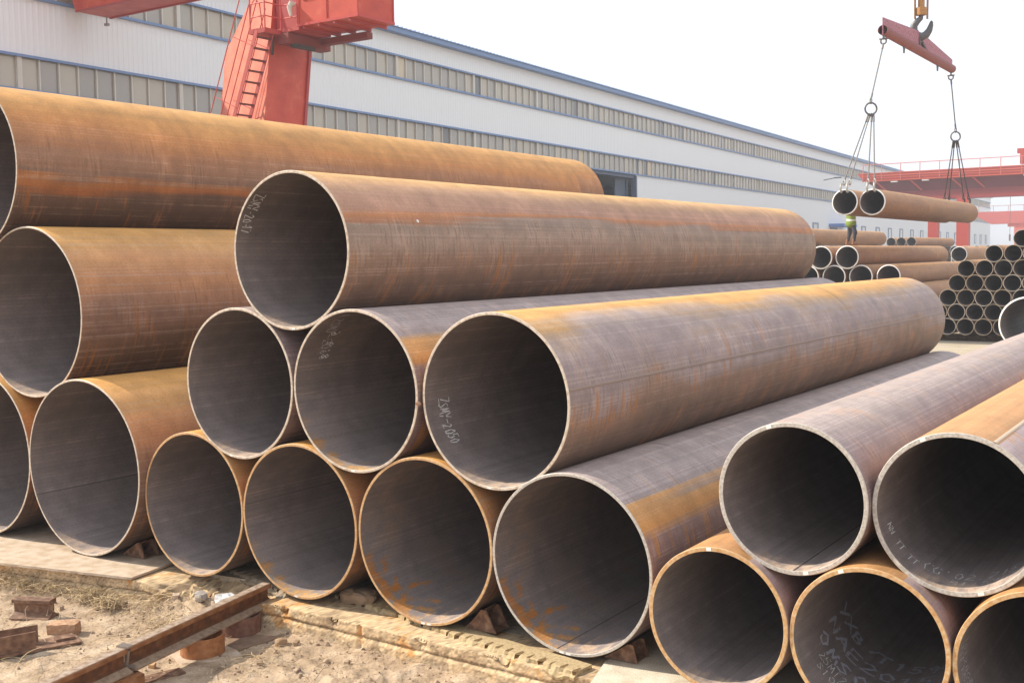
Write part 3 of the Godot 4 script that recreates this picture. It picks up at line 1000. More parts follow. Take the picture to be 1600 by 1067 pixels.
	for z in [-27.32, -28.04]:
		st.bar(Vector3(-28.5, 10.5, z) - o, Vector3(-28.5, 10.5, z) + run * 9.9 - o, 0.035, 0.15)
	var stair := part("stair", st, mat(188, 82, 72, 0.6), t)
	var tread := BoxMesh.new()
	tread.size = Vector3(0.2, 0.035, 0.69)
	for k in 26:
		var s := part("step", tread, mat(112, 54, 44, 0.8), stair)
		s.position = top + run * (0.36 * k + 0.1) - o
	var hr := MB.new()
	var off := Vector3(-0.96, 0.42, 0)
	for z in [-27.3, -28.06]:
		for f in [1.0, 0.52]:
			hr.tube([Vector3(-28.5, 10.75, z) + off * f + Vector3(0.35, 0.8, 0) * f - o, Vector3(-28.5, 10.75, z) + off * f + run * 7.6 - o], 0.021, 6)
		for k in 5:
			var b := Vector3(-28.5, 10.5, z) + run * (0.5 + k * 2.0)
			hr.tube([b - o, b + off - o], 0.018, 6)
	hr.tube([Vector3(-29.05, 10.9, -27.55) - o, Vector3(-29.0, 11.45, -27.58) - o, Vector3(-28.85, 11.62, -27.62) - o, Vector3(-28.68, 11.45, -27.66) - o, Vector3(-28.6, 10.6, -27.7) - o], 0.02, 6)
	part("handrail", hr, mat(190, 76, 66, 0.5), stair)
	var lampf := MB.new()
	lampf.tube([Vector3(-27.75, 11.0, -28.2) - o, Vector3(-27.8, 11.3, -28.2) - o, Vector3(-27.65, 11.45, -28.2) - o], [0.05, 0.1, 0.12], 10)
	part("flood_lamp", lampf, mat(196, 186, 170, 0.4), t)

func far_cranes() -> void:
	var red := mat(184, 62, 46, 0.6)
	var shaded_red := mat(132, 46, 48, 0.7)  # darker copy of the red, painting in the overhang's shade on the web
	var t := thing("gantry_crane", "red double-beam gantry crane spanning the far yard behind the hanging pipes", "crane", Vector3(-29, 0, -130))
	var o := t.position
	var top := MB.new()
	top.prism(PackedVector2Array([Vector2(-38.9, 11.75), Vector2(-38.0, 10.8), Vector2(8, 10.8), Vector2(8, 11.75)]), 2.4, Transform3D(Basis(), Vector3(0, 0, -132.4) - o))
	part("upper_beam", top, red, t)
	var lines := MB.new()
	for y in [11.72, 11.45, 11.18, 10.86]:
		lines.box(Vector3(-15.2, y, -129.96) - o, Vector3(46.2, 0.09, 0.1))
	part("beam_rib", lines, mat(210, 94, 66, 0.6), t)
	var web := MB.new()
	web.prism(PackedVector2Array([Vector2(-38.0, 10.8), Vector2(-35.2, 8.55), Vector2(8, 8.55), Vector2(8, 10.8)]), 1.2, Transform3D(Basis(), Vector3(0, 0, -132.3) - o))
	part("web", web, shaded_red, t)
	var low := MB.new()
	low.box(Vector3(-13.6, 9.05, -131.0) - o, Vector3(43.2, 0.95, 0.8))
	low.box(Vector3(-13.6, 8.6, -130.55) - o, Vector3(43.2, 0.1, 0.3)); low.box(Vector3(-13.6, 9.5, -130.55) - o, Vector3(43.2, 0.08, 0.3))
	part("lower_beam", low, mat(152, 54, 50, 0.6), t)
	for x in [-36.8, -33.0, -28.6, -26.4, -20.6, -14.8, -9]:
		var braces := MB.new()
		braces.bar(Vector3(x, 10.75, -130.3) - o, Vector3(x + 1.1, 9.6, -130.9) - o, 0.3, 0.16)
		part("brace", braces, mat(190, 74, 58, 0.6), t)
	for q in [[-30.57, 0.95, -130.9], [-27.28, 1.18, -130.2]]:
		var l := MB.new()
		l.box(Vector3(q[0], 4.25, q[2]) - o, Vector3(q[1], 8.6, 1.4))
		for k in 11:
			l.box(Vector3(q[0], 0.6 + k * 0.75, q[2] + 0.71) - o, Vector3(0.08, 0.12, 0.05))
		part("leg", l, red, t)
	var rail := MB.new()
	rail.tube([Vector3(-38.2, 12.72, -130) - o, Vector3(8, 12.72, -130) - o], 0.045, 5)
	rail.tube([Vector3(-38.2, 11.4, -129.9) - o, Vector3(8, 11.4, -129.9) - o], 0.03, 5)
	for k in 22:
		rail.tube([Vector3(-38.2 + k * 2.1, 10.9, -129.9) - o, Vector3(-38.2 + k * 2.1, 12.72, -129.95) - o], 0.045, 5)
	part("railing", rail, mat(206, 110, 96, 0.6), t)
	var lamps := MB.new()
	for x in [-34.6, -31.2, -20.8, -12]:
		lamps.box(Vector3(x, 10.65, -129.6) - o, Vector3(0.7, 0.12, 0.4))
	part("flood_lamp", lamps, mat(222, 218, 214, 0.4), t)
	var trol := MB.new()
	trol.box(Vector3(-21.2, 12.6, -130.6) - o, Vector3(0.9, 1.4, 0.8)); trol.box(Vector3(-21.6, 13.3, -130.6) - o, Vector3(0.7, 0.5, 0.7))
	part("trolley", trol, red, t)
	var pend := MB.new()
	pend.tube([Vector3(-22.6, 8.5, -130.6) - o, Vector3(-22.6, 4.4, -130.6) - o], 0.025, 5)
	pend.box(Vector3(-22.6, 4.1, -130.6) - o, Vector3(0.16, 0.7, 0.16))
	part("control_pendant", pend, mat(120, 104, 104, 0.7), t)

	var f := thing("gantry_crane", "hazy farthest red gantry crane at the yard's far right end", "crane", Vector3(-37, 0, -200))
	o = f.position
	var b := MB.new()
	b.prism(PackedVector2Array([Vector2(-40.2, 8.7), Vector2(-37.6, 7.2), Vector2(6, 7.2), Vector2(6, 9.25), Vector2(-39.6, 9.25)]), 2.0, Transform3D(Basis(), Vector3(0, 0, -202) - o))
	part("beam", b, mat(204, 100, 94, 0.7), f)
	var l2 := MB.new()
	l2.box(Vector3(-33.0, 3.6, -201) - o, Vector3(2.0, 7.2, 1.6)); l2.box(Vector3(-33.4, 7.0, -201) - o, Vector3(3.2, 0.6, 1.7))
	part("leg", l2, mat(214, 104, 92, 0.7), f)
	var r2 := MB.new()
	r2.tube([Vector3(-39.6, 10.2, -200) - o, Vector3(6, 10.2, -200) - o], 0.05, 5)
	for k in 20:
		r2.tube([Vector3(-39.5 + k * 2.3, 9.2, -200) - o, Vector3(-39.5 + k * 2.3, 10.2, -200) - o], 0.05, 5)
	part("railing", r2, mat(190, 150, 146, 0.6), f)

# ------------------------------------------------------------------ the big pipes in front
func front_pipes(sk: Array, S: Array, bore: StandardMaterial3D, bore_r: StandardMaterial3D, bore_l: StandardMaterial3D) -> void:
	var pale := worn([[0.0, c8(160, 140, 118)], [0.35, c8(190, 172, 152)], [0.6, c8(204, 188, 170)], [1.0, c8(214, 202, 188)]], 0.45, 0.5, 51, 0.02)
	var rusty := worn([[0.0, c8(172, 120, 66)], [0.45, c8(190, 150, 104)], [1.0, c8(204, 176, 140)]], 0.5, 0.6, 52, 0.025)
	var grey := worn([[0.0, c8(158, 146, 130)], [0.5, c8(182, 174, 164)], [1.0, c8(204, 198, 190)]], 0.4, 0.45, 53, 0.03)
	var chalk_m := mat(222, 220, 216, 0.9)
	var paint_m := mat(178, 176, 184, 0.9)
	var seam_m := mat(140, 118, 104, 0.6)
	var seam_d := mat(98, 89, 86, 0.6)
	var grp := "large steel pipes stacked in front"
	var TAN: StandardMaterial3D = sk[S[0]]; var WARM: StandardMaterial3D = sk[S[1]]; var PATCHY: StandardMaterial3D = sk[S[2]]
	var VIO: StandardMaterial3D = sk[S[3]]; var BAND: StandardMaterial3D = sk[S[4]]; var HALF: StandardMaterial3D = sk[S[5]]
	var GOLD: StandardMaterial3D = sk[S[7]]
	var LN := 10.4
	var rl := 0.803
	var y2l := rl + sqrt(4 * rl * rl - 0.805 * 0.805)
	var y3l := y2l + sqrt(4 * rl * rl - 0.805 * 0.805)
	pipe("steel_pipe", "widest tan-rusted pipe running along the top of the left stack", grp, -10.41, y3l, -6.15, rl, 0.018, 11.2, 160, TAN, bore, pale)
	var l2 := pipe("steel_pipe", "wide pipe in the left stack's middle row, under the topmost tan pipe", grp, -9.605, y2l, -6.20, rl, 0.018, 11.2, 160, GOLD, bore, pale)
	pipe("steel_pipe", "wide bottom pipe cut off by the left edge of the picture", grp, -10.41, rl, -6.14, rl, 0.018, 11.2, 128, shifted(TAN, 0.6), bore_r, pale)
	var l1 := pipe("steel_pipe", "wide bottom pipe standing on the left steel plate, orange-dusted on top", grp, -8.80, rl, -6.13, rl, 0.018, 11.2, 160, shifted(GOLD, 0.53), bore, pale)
	l1.set_meta("wall", 0.018)
	seam(l1, rl - 0.018, 11.2, -114, seam_d, true, 0.006, 0.002)
	l2.set_meta("wall", 0.018)
	var r := 0.61
	var w := 0.021
	var x1 := [-7.40, -6.175, -4.945, -3.725]
	var z1 := [-6.19, -6.185, -6.19, -6.19]
	var lab1 := ["bottom pipe beside the wide orange-dusted pipe, above the end of the rail", "bottom pipe with a bright orange rusty lip, second from the rail's end side", "bottom pipe above the notched steel strip, orange rust up its inner left wall", "bottom pipe with an orange band and drips down its violet side"]
	var om1 := [shifted(GOLD, 0.2), shifted(GOLD, 0.5), shifted(GOLD, 0.8), BAND]
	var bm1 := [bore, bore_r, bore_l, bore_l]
	var em1 := [rusty, rusty, rusty, grey]
	var ps := []
	for k in 4:
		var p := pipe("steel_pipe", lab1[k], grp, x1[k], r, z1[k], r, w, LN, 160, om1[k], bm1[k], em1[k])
		p.set_meta("wall", w)
		ps.append(p)
	seam(ps[1], r - w, LN, -83, seam_d, true, 0.006, 0.002)
	seam(ps[3], r - w, LN, -170, seam_d, true, 0.007, 0.002)
	var x2 := [-6.80, -5.565, -4.315]
	var y2 := []
	for k in 3:
		var dx: float = x2[k] - x1[k]
		var dx2: float = x1[k + 1] - x2[k]
		y2.append(r + sqrt(4 * r * r - pow(maxf(dx, dx2), 2)))
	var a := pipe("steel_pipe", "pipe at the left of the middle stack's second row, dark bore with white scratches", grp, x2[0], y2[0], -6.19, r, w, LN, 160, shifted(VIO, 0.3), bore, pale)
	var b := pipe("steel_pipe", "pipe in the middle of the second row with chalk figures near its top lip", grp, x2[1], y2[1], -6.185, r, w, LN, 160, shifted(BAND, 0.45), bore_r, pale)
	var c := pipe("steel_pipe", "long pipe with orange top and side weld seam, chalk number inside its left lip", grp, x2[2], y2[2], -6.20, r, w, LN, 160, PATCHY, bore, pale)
	chalk(b, r, w, "A.ZSMY-2068", 108, 162, 0.11, 0.10, 0.006, paint_m, 4, 0.012)
	chalk(b, r, w, "8'9.6", 160, 134, 0.24, 0.09, 0.006, chalk_m, 5)
	chalk(c, r, w, "ZSMY-2050", 183, 217, 0.15, 0.115, 0.0075, chalk_m, 6)
	seam(c, r, LN, 80, seam_m)
	var m3 := pipe("steel_pipe", "single brown pipe lying alone on top of the middle stack", grp, (x2[0] + x2[1]) * 0.5, y2[0] + sqrt(4 * r * r - 0.6175 * 0.6175), -6.19, r, w, LN, 160, WARM, bore, pale)
	chalk(m3, r, w, "ZSMY-2047", 131, 166, 0.04, 0.10, 0.006, chalk_m, 7)
	var wen := MB.new()
	wen.tube([Vector3(sin(1.2) * 0.609, r + cos(1.2) * 0.609, -0.86), Vector3(sin(1.2) * 0.618, r + cos(1.2) * 0.618, -0.86)], 0.014, 10)
	part("lifting_stud", wen, mat(222, 214, 204, 0.4), m3)
	# right-hand stack of narrower, thicker pipes
	var q := 0.445
	var wq := 0.027
	var xr := [-2.65, -1.757, -0.865, 0.03]
	var er := [rusty, rusty, rusty, rusty]
	var labr := ["bottom pipe of the right stack next to the violet drip-stained pipe, orange on top", "bottom pipe of the right stack with rows of stencilled letters inside", "bottom pipe of the right stack in the lower right corner of the picture"]
	var pr := []
	for k in 3:
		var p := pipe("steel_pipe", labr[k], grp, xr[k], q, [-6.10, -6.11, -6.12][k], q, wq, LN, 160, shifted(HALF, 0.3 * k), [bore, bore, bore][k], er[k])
		pr.append(p)
	var yr := q + sqrt(4 * q * q - 0.4475 * 0.4475)
	var ra := pipe("steel_pipe", "upper violet-grey pipe of the right stack with a grey machined lip", grp, -2.215, yr, -6.17, q, wq, LN, 160, VIO, bore, grey)
	ra.set_meta("wall", wq)
	seam(ra, q - wq, LN, 178, seam_d, true, 0.006, 0.003)
	var rb := pipe("steel_pipe", "upper orange-topped pipe of the right stack with chalk scrawl along its lower lip", grp, -1.322, yr, -6.22, q, wq, LN, 160, HALF, bore, grey)
	seam(rb, q, LN, 25, mat(196, 172, 146, 0.6), false, 0.012, 0.004)
	chalk(rb, q, wq, "NN TT TT", 198, 236, 0.14, 0.085, 0.0055, chalk_m, 8)
	chalk(rb, q, wq, "CG'02.715", 238, 308, 0.19, 0.12, 0.0055, chalk_m, 9, 0.018)
	chalk(rb, q, wq, "R1'59NT", 262, 312, 0.13, 0.06, 0.0035, chalk_m, 10, 0.012)
	chalk(pr[1], q, wq, "25MT2", 208, 240, 0.29, 0.085, 0.0045, chalk_m, 11)
	chalk(pr[1], q, wq, "S10B", 213, 240, 0.20, 0.07, 0.0045, chalk_m, 12)
	chalk(pr[1], q, wq, "0MS0615", 197, 298, 0.40, 0.13, 0.018, paint_m, 13)
	chalk(pr[1], q, wq, "NAE2015", 192, 300, 0.61, 0.13, 0.018, paint_m, 14)
	chalk(pr[1], q, wq, "YXB/T1594", 190, 312, 0.84, 0.13, 0.018, paint_m, 15)
	chalk(pr[0], q, wq, "CX15", 292, 318, 0.25, 0.06, 0.004, paint_m, 17)
	chalk(pr[2], q, wq, "10T2608", 168, 206, 0.16, 0.07, 0.004, paint_m, 18)
	chalk(pr[2], q, wq, "NT159", 172, 206, 0.07, 0.07, 0.005, paint_m, 19)
	var bright := mat(236, 232, 226, 0.35)
	for g in [[ps[1], 184, r, w], [ps[2], 181, r, w], [ps[2], 176, r, w], [ps[3], 186, r, w], [ps[3], 181, r, w], [a, 190, r, w], [b, 182, r, w], [c, 184, r, w], [m3, 178, r, w], [ra, -18, q, wq], [ra, 168, q, wq], [rb, -24, q, wq], [rb, 162, q, wq], [pr[0], -6, q, wq], [pr[1], -20, q, wq]]:
		ground_spot(g[0], g[2], g[3], g[1], bright, 1.1 if g[2] > 0.5 else 1.4)
	var tab := MB.new()
	tab.tube([Vector3(0.600, r - 0.05, 0.006), Vector3(0.616, r - 0.055, 0.004), Vector3(0.622, r - 0.06, -0.012)], [0.012, 0.017, 0.01], 8)
	part("weld_run_off", tab, mat(168, 130, 104, 0.7), b)
	chalk(ra, q, wq, "C/'L", 132, 116, 0.02, 0.06, 0.003, paint_m, 20)

# ------------------------------------------------------------------ stacks further back
func back_pipes(brown: StandardMaterial3D, vio: StandardMaterial3D, bore: StandardMaterial3D) -> void:
	var white := mat(232, 230, 226, 0.5)
	var tanring := mat(214, 200, 178, 0.45)
	var dull := mat(150, 128, 104, 0.6)
	var g1 := "white-ended pipes in the stack behind"
	var r := 0.457
	var z := -43.47
	var rows := [[0.975, [-14.45, -13.41, -12.385, -11.36], 13.0], [1.733, [-14.95, -13.92, -12.9, -11.87], 14.0], [2.49, [-14.42, -13.41], 15.0]]
	var where := ["hidden bottom row of the white-ended stack", "middle row of the white-ended stack", "top row of the white-ended stack"]
	for k in 3:
		for j in rows[k][1].size():
			var lab := "white-ended pipe, %s from the left in the %s" % [nth(j), where[k]]
			if k == 2 and j == 1:
				lab = "white-ended pipe on top of its stack that the worker stands on"
			pipe("line_pipe", lab, g1, rows[k][1][j], rows[k][0], z - 0.1 * j, r, 0.042, rows[k][2], 56, shifted(brown, 0.17 * j + 0.31 * k), bore, white, 0.018)
	for q in [[-14.83, 2.49, -69.7, "white-ended pipe peeping out behind the far end of the worker's stack"], [-20.39, 3.56, -59.0, "long brown pipe lying behind the worker's legs"]]:
		pipe("line_pipe", q[3], g1, q[0], q[1], q[2], r, 0.03, 14.0, 48, shifted(brown, 0.6), bore, white, 0.03)
	var capx := [-27.6, -26.72, -25.84]
	for j in 3:
		pipe("line_pipe", "small far pipe, %s of three blue-grey mouths before the distant hall" % nth(j), "far pipes by the hall", capx[j], 3.6, -102.5, 0.42, 0.02, 15.0, 40, brown, bore, tanring, 0.006)
	for j in 4:
		pipe("line_pipe", "far pipe end just showing above the brown pipes, %s from the left" % nth(j), "far pipe ends above the brown pipes", -22.7 + j * 0.92, 2.76, -105.0, 0.42, 0.02, 12.0, 32, brown, bore, white, 0.03)
	# honeycomb of narrow pipes
	var g2 := "narrow pipes in the honeycomb stack at right"
	var zh := -35.05
	rng.seed = 77
	var starts := [[-8.275, 7], [-8.53, 7], [-7.765, 6], [-7.51, 5], [-7.255, 5], [-6.49, 3], [-5.725, 2]]
	var rings := [tanring, mat(206, 188, 162, 0.5), mat(198, 174, 142, 0.6)]
	for k in 7:
		for j in starts[k][1]:
			var x: float = starts[k][0] + 0.51 * j
			pipe("narrow_pipe", "narrow pipe, %s from the left in the honeycomb stack's %s row from the bottom" % [nth(j), nth(k)], g2, x, 0.41 + 0.4305 * k, zh + rng.randf_range(-0.05, 0.05), 0.25, 0.017, 12.0, 40, shifted(brown, rng.randf()), bore, rings[rng.randi() % 3], 0.005)
	pipe("steel_pipe", "big white-lipped pipe at the right edge before the honeycomb stack", "", -4.62, 0.87, -29.2, 0.66, 0.04, 4.6, 96, vio, bore, white, 0.02)
	# timbers under the stacks
	var wood := worn([[0.0, c8(58, 46, 36)], [0.5, c8(84, 68, 52)], [1.0, c8(110, 92, 72)]], 1.2, 0.9, 61, 0.02)
	var tb := [[Vector3(-6.7, 0.06, -35.6), Vector3(4.2, 0.19, 0.3), "dark timber bearer under the honeycomb stack's front"], [Vector3(-6.7, 0.06, -45.4), Vector3(4.2, 0.19, 0.3), "dark timber bearer under the honeycomb stack's rear"],
		[Vector3(-12.9, 0.24, -44.6), Vector3(4.6, 0.55, 0.4), "thick timber bearer under the white-ended stack's front"], [Vector3(-12.9, 0.24, -54.0), Vector3(4.6, 0.55, 0.4), "thick timber bearer under the white-ended stack's rear"],
		[Vector3(-14.83, 1.0, -71.0), Vector3(0.9, 2.06, 0.5), "timber crib under the peeping white-ended pipe's mouth"], [Vector3(-14.83, 1.0, -82.0), Vector3(0.9, 2.06, 0.5), "timber crib under the peeping white-ended pipe's rear"],
		[Vector3(-20.39, 1.535, -60.5), Vector3(0.9, 3.13, 0.5), "timber crib under the long brown pipe's near end"], [Vector3(-20.39, 1.535, -71.5), Vector3(0.9, 3.13, 0.5), "timber crib under the long brown pipe's far end"],
		[Vector3(-26.72, 1.57, -104.0), Vector3(3.0, 3.2, 0.5), "timber crib under the three far pipes' mouths"], [Vector3(-26.72, 1.57, -115.0), Vector3(3.0, 3.2, 0.5), "timber crib under the three far pipes' rear"],
		[Vector3(-21.3, 1.15, -106.5), Vector3(3.8, 2.36, 0.5), "timber crib under the far white pipe ends"], [Vector3(-21.3, 1.15, -115.5), Vector3(3.8, 2.36, 0.5), "timber crib under the far white pipes' rear"],
		[Vector3(-4.62, 0.085, -30.0), Vector3(1.2, 0.235, 0.25), "timber bearer under the big white-lipped pipe's mouth"], [Vector3(-4.62, 0.085, -33.0), Vector3(1.2, 0.235, 0.25), "timber bearer under the big white-lipped pipe's rear"]]
	for q in tb:
		var m := MB.new()
		var n := maxi(1, int(q[1].y / 0.5 + 0.5))
		for k in n:
			m.box(Vector3(0.0, q[1].y * (k + 0.5) / n, 0), Vector3(q[1].x - 0.06 * (k % 2), q[1].y / n - 0.008, q[1].z))
		var t := part("timber_bearer" if used.get("timber_bearer", 0) == 0 else numbered("timber_bearer"), m, wood, self)
		used["timber_bearer"] = maxi(1, used.get("timber_bearer", 0))
		t.position = q[0] - Vector3(0, q[1].y * 0.5, 0)
		metas(t, q[2], "timber", "timber bearers under the stacks")

# ------------------------------------------------------------------ the lift
func link(m: MB, p: Vector3, r: float, w: float, turn: float, stretch := 1.0) -> void:
	var pts := []
	for k in 16:
		var a := TAU * k / 16
		pts.append(p + Vector3(cos(turn) * cos(a) * r, sin(a) * r * stretch, sin(turn) * cos(a) * r))
	m.tube(pts, w, 8, true)

func lifting() -> void:
	var pink := worn([[0.0, c8(130, 76, 80)], [0.5, c8(168, 104, 114)], [1.0, c8(184, 126, 134)]], 1.6, 0.7, 81, 0.02)
	var redrust := worn([[0.0, c8(92, 44, 40)], [0.42, c8(132, 58, 54)], [0.6, c8(146, 70, 66)], [0.75, c8(128, 88, 78)], [1.0, c8(176, 128, 112)]], 1.1, 0.7, 82, 0.03)
	var steel := mat(104, 96, 90, 0.5, 0.3)
	var light := mat(120, 114, 108, 0.6, 0.2)
	# spreader beam
	var a := Vector3(-11.62, 10.68, -41.8)
	var b := Vector3(-11.49, 10.62, -52.15)
	var t := thing("spreader_beam", "faded pink spreader beam hanging from the crane hook", "spreader beam", a)
	t.transform.basis = Basis.looking_at(b - a)
	var ln := (b - a).length()
	var tb := MB.new()
	tb.lathe([Vector2(0.165, 0), Vector2(0.178, 0), Vector2(0.178, -ln), Vector2(0.165, -ln)], 36)
	tb.lathe([Vector2(0.165, 0), Vector2(0.165, -ln)], 36, 0.0, false, true)
	part("tube", tb, redrust, t)
	var fin := MB.new()
	fin.prism(PackedVector2Array([Vector2(0.0, -0.16), Vector2(ln, -0.16), Vector2(ln, 0.4), Vector2(ln * 0.56, 0.72), Vector2(ln * 0.42, 0.72), Vector2(0, 0.45)]), 0.03, Transform3D(Basis(Vector3(0, 0, -1), Vector3.UP, Vector3.RIGHT), Vector3(-0.015, 0, 0)))
	part("web_plate", fin, pink, t)
	for s in [0.27, 0.76]:
		var l := MB.new()
		l.tube([Vector3(0, -0.17, -ln * s), Vector3(0, -0.42, -ln * s)], [0.05, 0.035], 8)
		part("lug", l, steel, t)
	for s in [0.012, 0.985]:
		var l := MB.new()
		l.box(Vector3(0, -0.24, -ln * s), Vector3(0.03, 0.16, 0.16))
		link(l, Vector3(0, -0.38, -ln * s), 0.1, 0.03, 0.0)
		l.box(Vector3(0, -0.3, -ln * s), Vector3(0.3, 0.05, 0.05))
		part("shackle", l, steel, t)
	var eye := MB.new()
	link(eye, Vector3(0, 0.42, -ln * 0.49), 0.24, 0.05, PI * 0.5)
	eye.box(Vector3(0.04, 0.2, -ln * 0.49), Vector3(0.04, 0.5, 0.5)); eye.box(Vector3(-0.04, 0.2, -ln * 0.49), Vector3(0.04, 0.5, 0.5))
	eye.bar(Vector3(0.1, 0.3, -ln * 0.49), Vector3(0.12, 0.0, -ln * 0.52 - 0.4), 0.08, 0.1)
	part("lifting_eye", eye, mat(96, 72, 70, 0.6), t)
	# hook
	var h := thing("crane_hook", "dark steel crane hook under its orange swivel block", "hook", Vector3(-11.52, 11.0, -46.87))
	var ax := Vector3(0.83, 0, -0.555)
	var hp := []
	var hr := []
	var shape := [[0.0, 1.62, .12], [0.0, 1.3, .12], [-0.02, 1.12, .13], [-0.2, 0.95, .16], [-0.36, 0.72, .19], [-0.38, 0.45, .21], [-0.24, 0.2, .23], [0.02, 0.1, .23], [0.26, 0.22, .21], [0.42, 0.46, .17], [0.5, 0.72, .13], [0.53, 0.9, .09], [0.53, 0.98, .03]]
	for q in shape:
		hp.append(ax * (q[0] as float) * 0.78 + Vector3.UP * ((q[1] as float) * 0.72 + 0.12)); hr.append((q[2] as float) * 0.74)
	var hm := MB.new()
	hm.tube(hp, hr, 16)
	part("hook", hm, mat(86, 82, 82, 0.45, 0.2), h)
	var sw := MB.new()
	sw.tube([Vector3(0, 1.04, 0), Vector3(0, 1.08, 0), Vector3(0, 1.3, 0), Vector3(0, 1.34, 0)], [0.19, 0.22, 0.22, 0.19], 20)
	sw.tube([Vector3(0, 1.3, 0), Vector3(0, 2.9, 0)], 0.13, 16)
	part("swivel", sw, worn([[0.0, c8(120, 76, 34)], [0.5, c8(176, 122, 56)], [1.0, c8(190, 140, 80)]], 0.8, 0.6, 83, 0.02), h)
	var ck := MB.new()
	for s in [-1.0, 1.0]:
		ck.bar(ax * 0.27 * s + Vector3(0, 3.6, 0), ax * 0.245 * s + Vector3(0, 0.9, 0), 0.05, 0.14)
	part("cheek_plate", ck, mat(146, 110, 72, 0.6), h)
	var rp := MB.new()
	for s in [-0.3, -0.1, 0.1, 0.3]:
		rp.tube([ax * s + Vector3(0, 3.4, 0), ax * s + Vector3(0, 9, 0)], 0.025, 6)
	part("hoist_rope", rp, steel, h)
	# the two pipes on the hooks
	var zl := -39.4
	var brown := mat(0, 0, 0)
	var white := mat(232, 230, 226, 0.5)
	var pm: StandardMaterial3D = hung_skin
	var L := pipe("line_pipe", "left one of the two brown pipes hanging from the crane", "pipes hanging from the crane", -12.22, 4.43, zl, 0.457, 0.04, 15.0, 64, pm, hung_bore, white, 0.02)
	var R := pipe("line_pipe", "right one of the two brown pipes hanging from the crane, nearer its mouth", "pipes hanging from the crane", -11.32, 4.41, -39.6, 0.457, 0.04, 15.3, 64, shifted(pm, 0.4), hung_bore, white, 0.02)
	# slings
	var ends := [[Vector3(-11.62, 10.22, -41.93), Vector3(-11.75, 7.78, -40.86), -39.37, "wire rope sling from the beam's near end down to the hanging pipes' mouths"], [Vector3(-11.49, 10.16, -52.0), Vector3(-11.39, 7.72, -52.56), -54.55, "wire rope sling from the beam's far end down to the pipes' far ends"]]
	for k in 2:
		var e: Array = ends[k]
		var s := thing("wire_sling", e[3], "sling", e[1], 0.0, "wire rope slings")
		var o: Vector3 = e[1]
		var ring := MB.new()
		link(ring, Vector3.ZERO, 0.21, 0.032, -0.59)
		part("ring", ring, steel, s)
		var up := MB.new()
		up.tube([e[0] - o, Vector3(0, 0.34, 0).lerp(e[0] - o, 0.5), Vector3(0, 0.34, 0)], 0.027, 6)
		for f in [0.0, 0.9]:
			up.tube([(e[0] - o).lerp(Vector3(0, 0.34, 0), f), (e[0] - o).lerp(Vector3(0, 0.34, 0), f + 0.1)], 0.04, 6)
		link(up, Vector3(0, 0.28, 0), 0.075, 0.022, 0.9, 1.4)
		part("rope", up, steel if k == 1 else light, s)
		for j in 4:
			var px: float = [-12.22, -12.22, -11.32, -11.32][j] + [-0.1, 0.12, -0.14, 0.1][j]
			var tz: float = e[2] if j < 2 else e[2] - 0.2
			var tip := Vector3(px, 4.9, tz + (0.03 if k == 0 else -0.05)) - o
			var start := Vector3([-0.1, -0.04, 0.03, 0.1][j], -0.24, 0)
			var leg := MB.new()
			var high := start.lerp(tip, 0.9)
			leg.tube([start, high], 0.023, 6)
			leg.tube([start, start.lerp(tip, 0.09)], 0.036, 6)
			leg.tube([start.lerp(tip, 0.83), high], 0.034, 6)
			link(leg, start + Vector3(0, 0.03, 0), 0.05, 0.016, 1.0)
			var sling_leg := part("rope_leg", leg, light if k == 0 else mat(66, 60, 58, 0.6), s)
			var hk := MB.new()
			var d := 1.0 if k == 0 else -1.0
			link(hk, high + Vector3(0, -0.05, 0), 0.07, 0.022, 0.8, 1.3)
			hk.tube([high + Vector3(0, -0.1, 0), tip + Vector3(0, 0.16, d * 0.06), tip + Vector3(0, 0.02, d * 0.1), tip + Vector3(0, -0.1, d * 0.06), tip + Vector3(0, -0.13, -d * 0.02), tip + Vector3(0, -0.1, -d * 0.08)], [0.03, 0.035, 0.04, 0.04, 0.035, 0.025], 8)
			part("hook", hk, mat(176, 172, 166, 0.4, 0.3) if k == 0 else mat(70, 62, 58, 0.6), sling_leg)

var hung_skin: StandardMaterial3D
var hung_bore: StandardMaterial3D

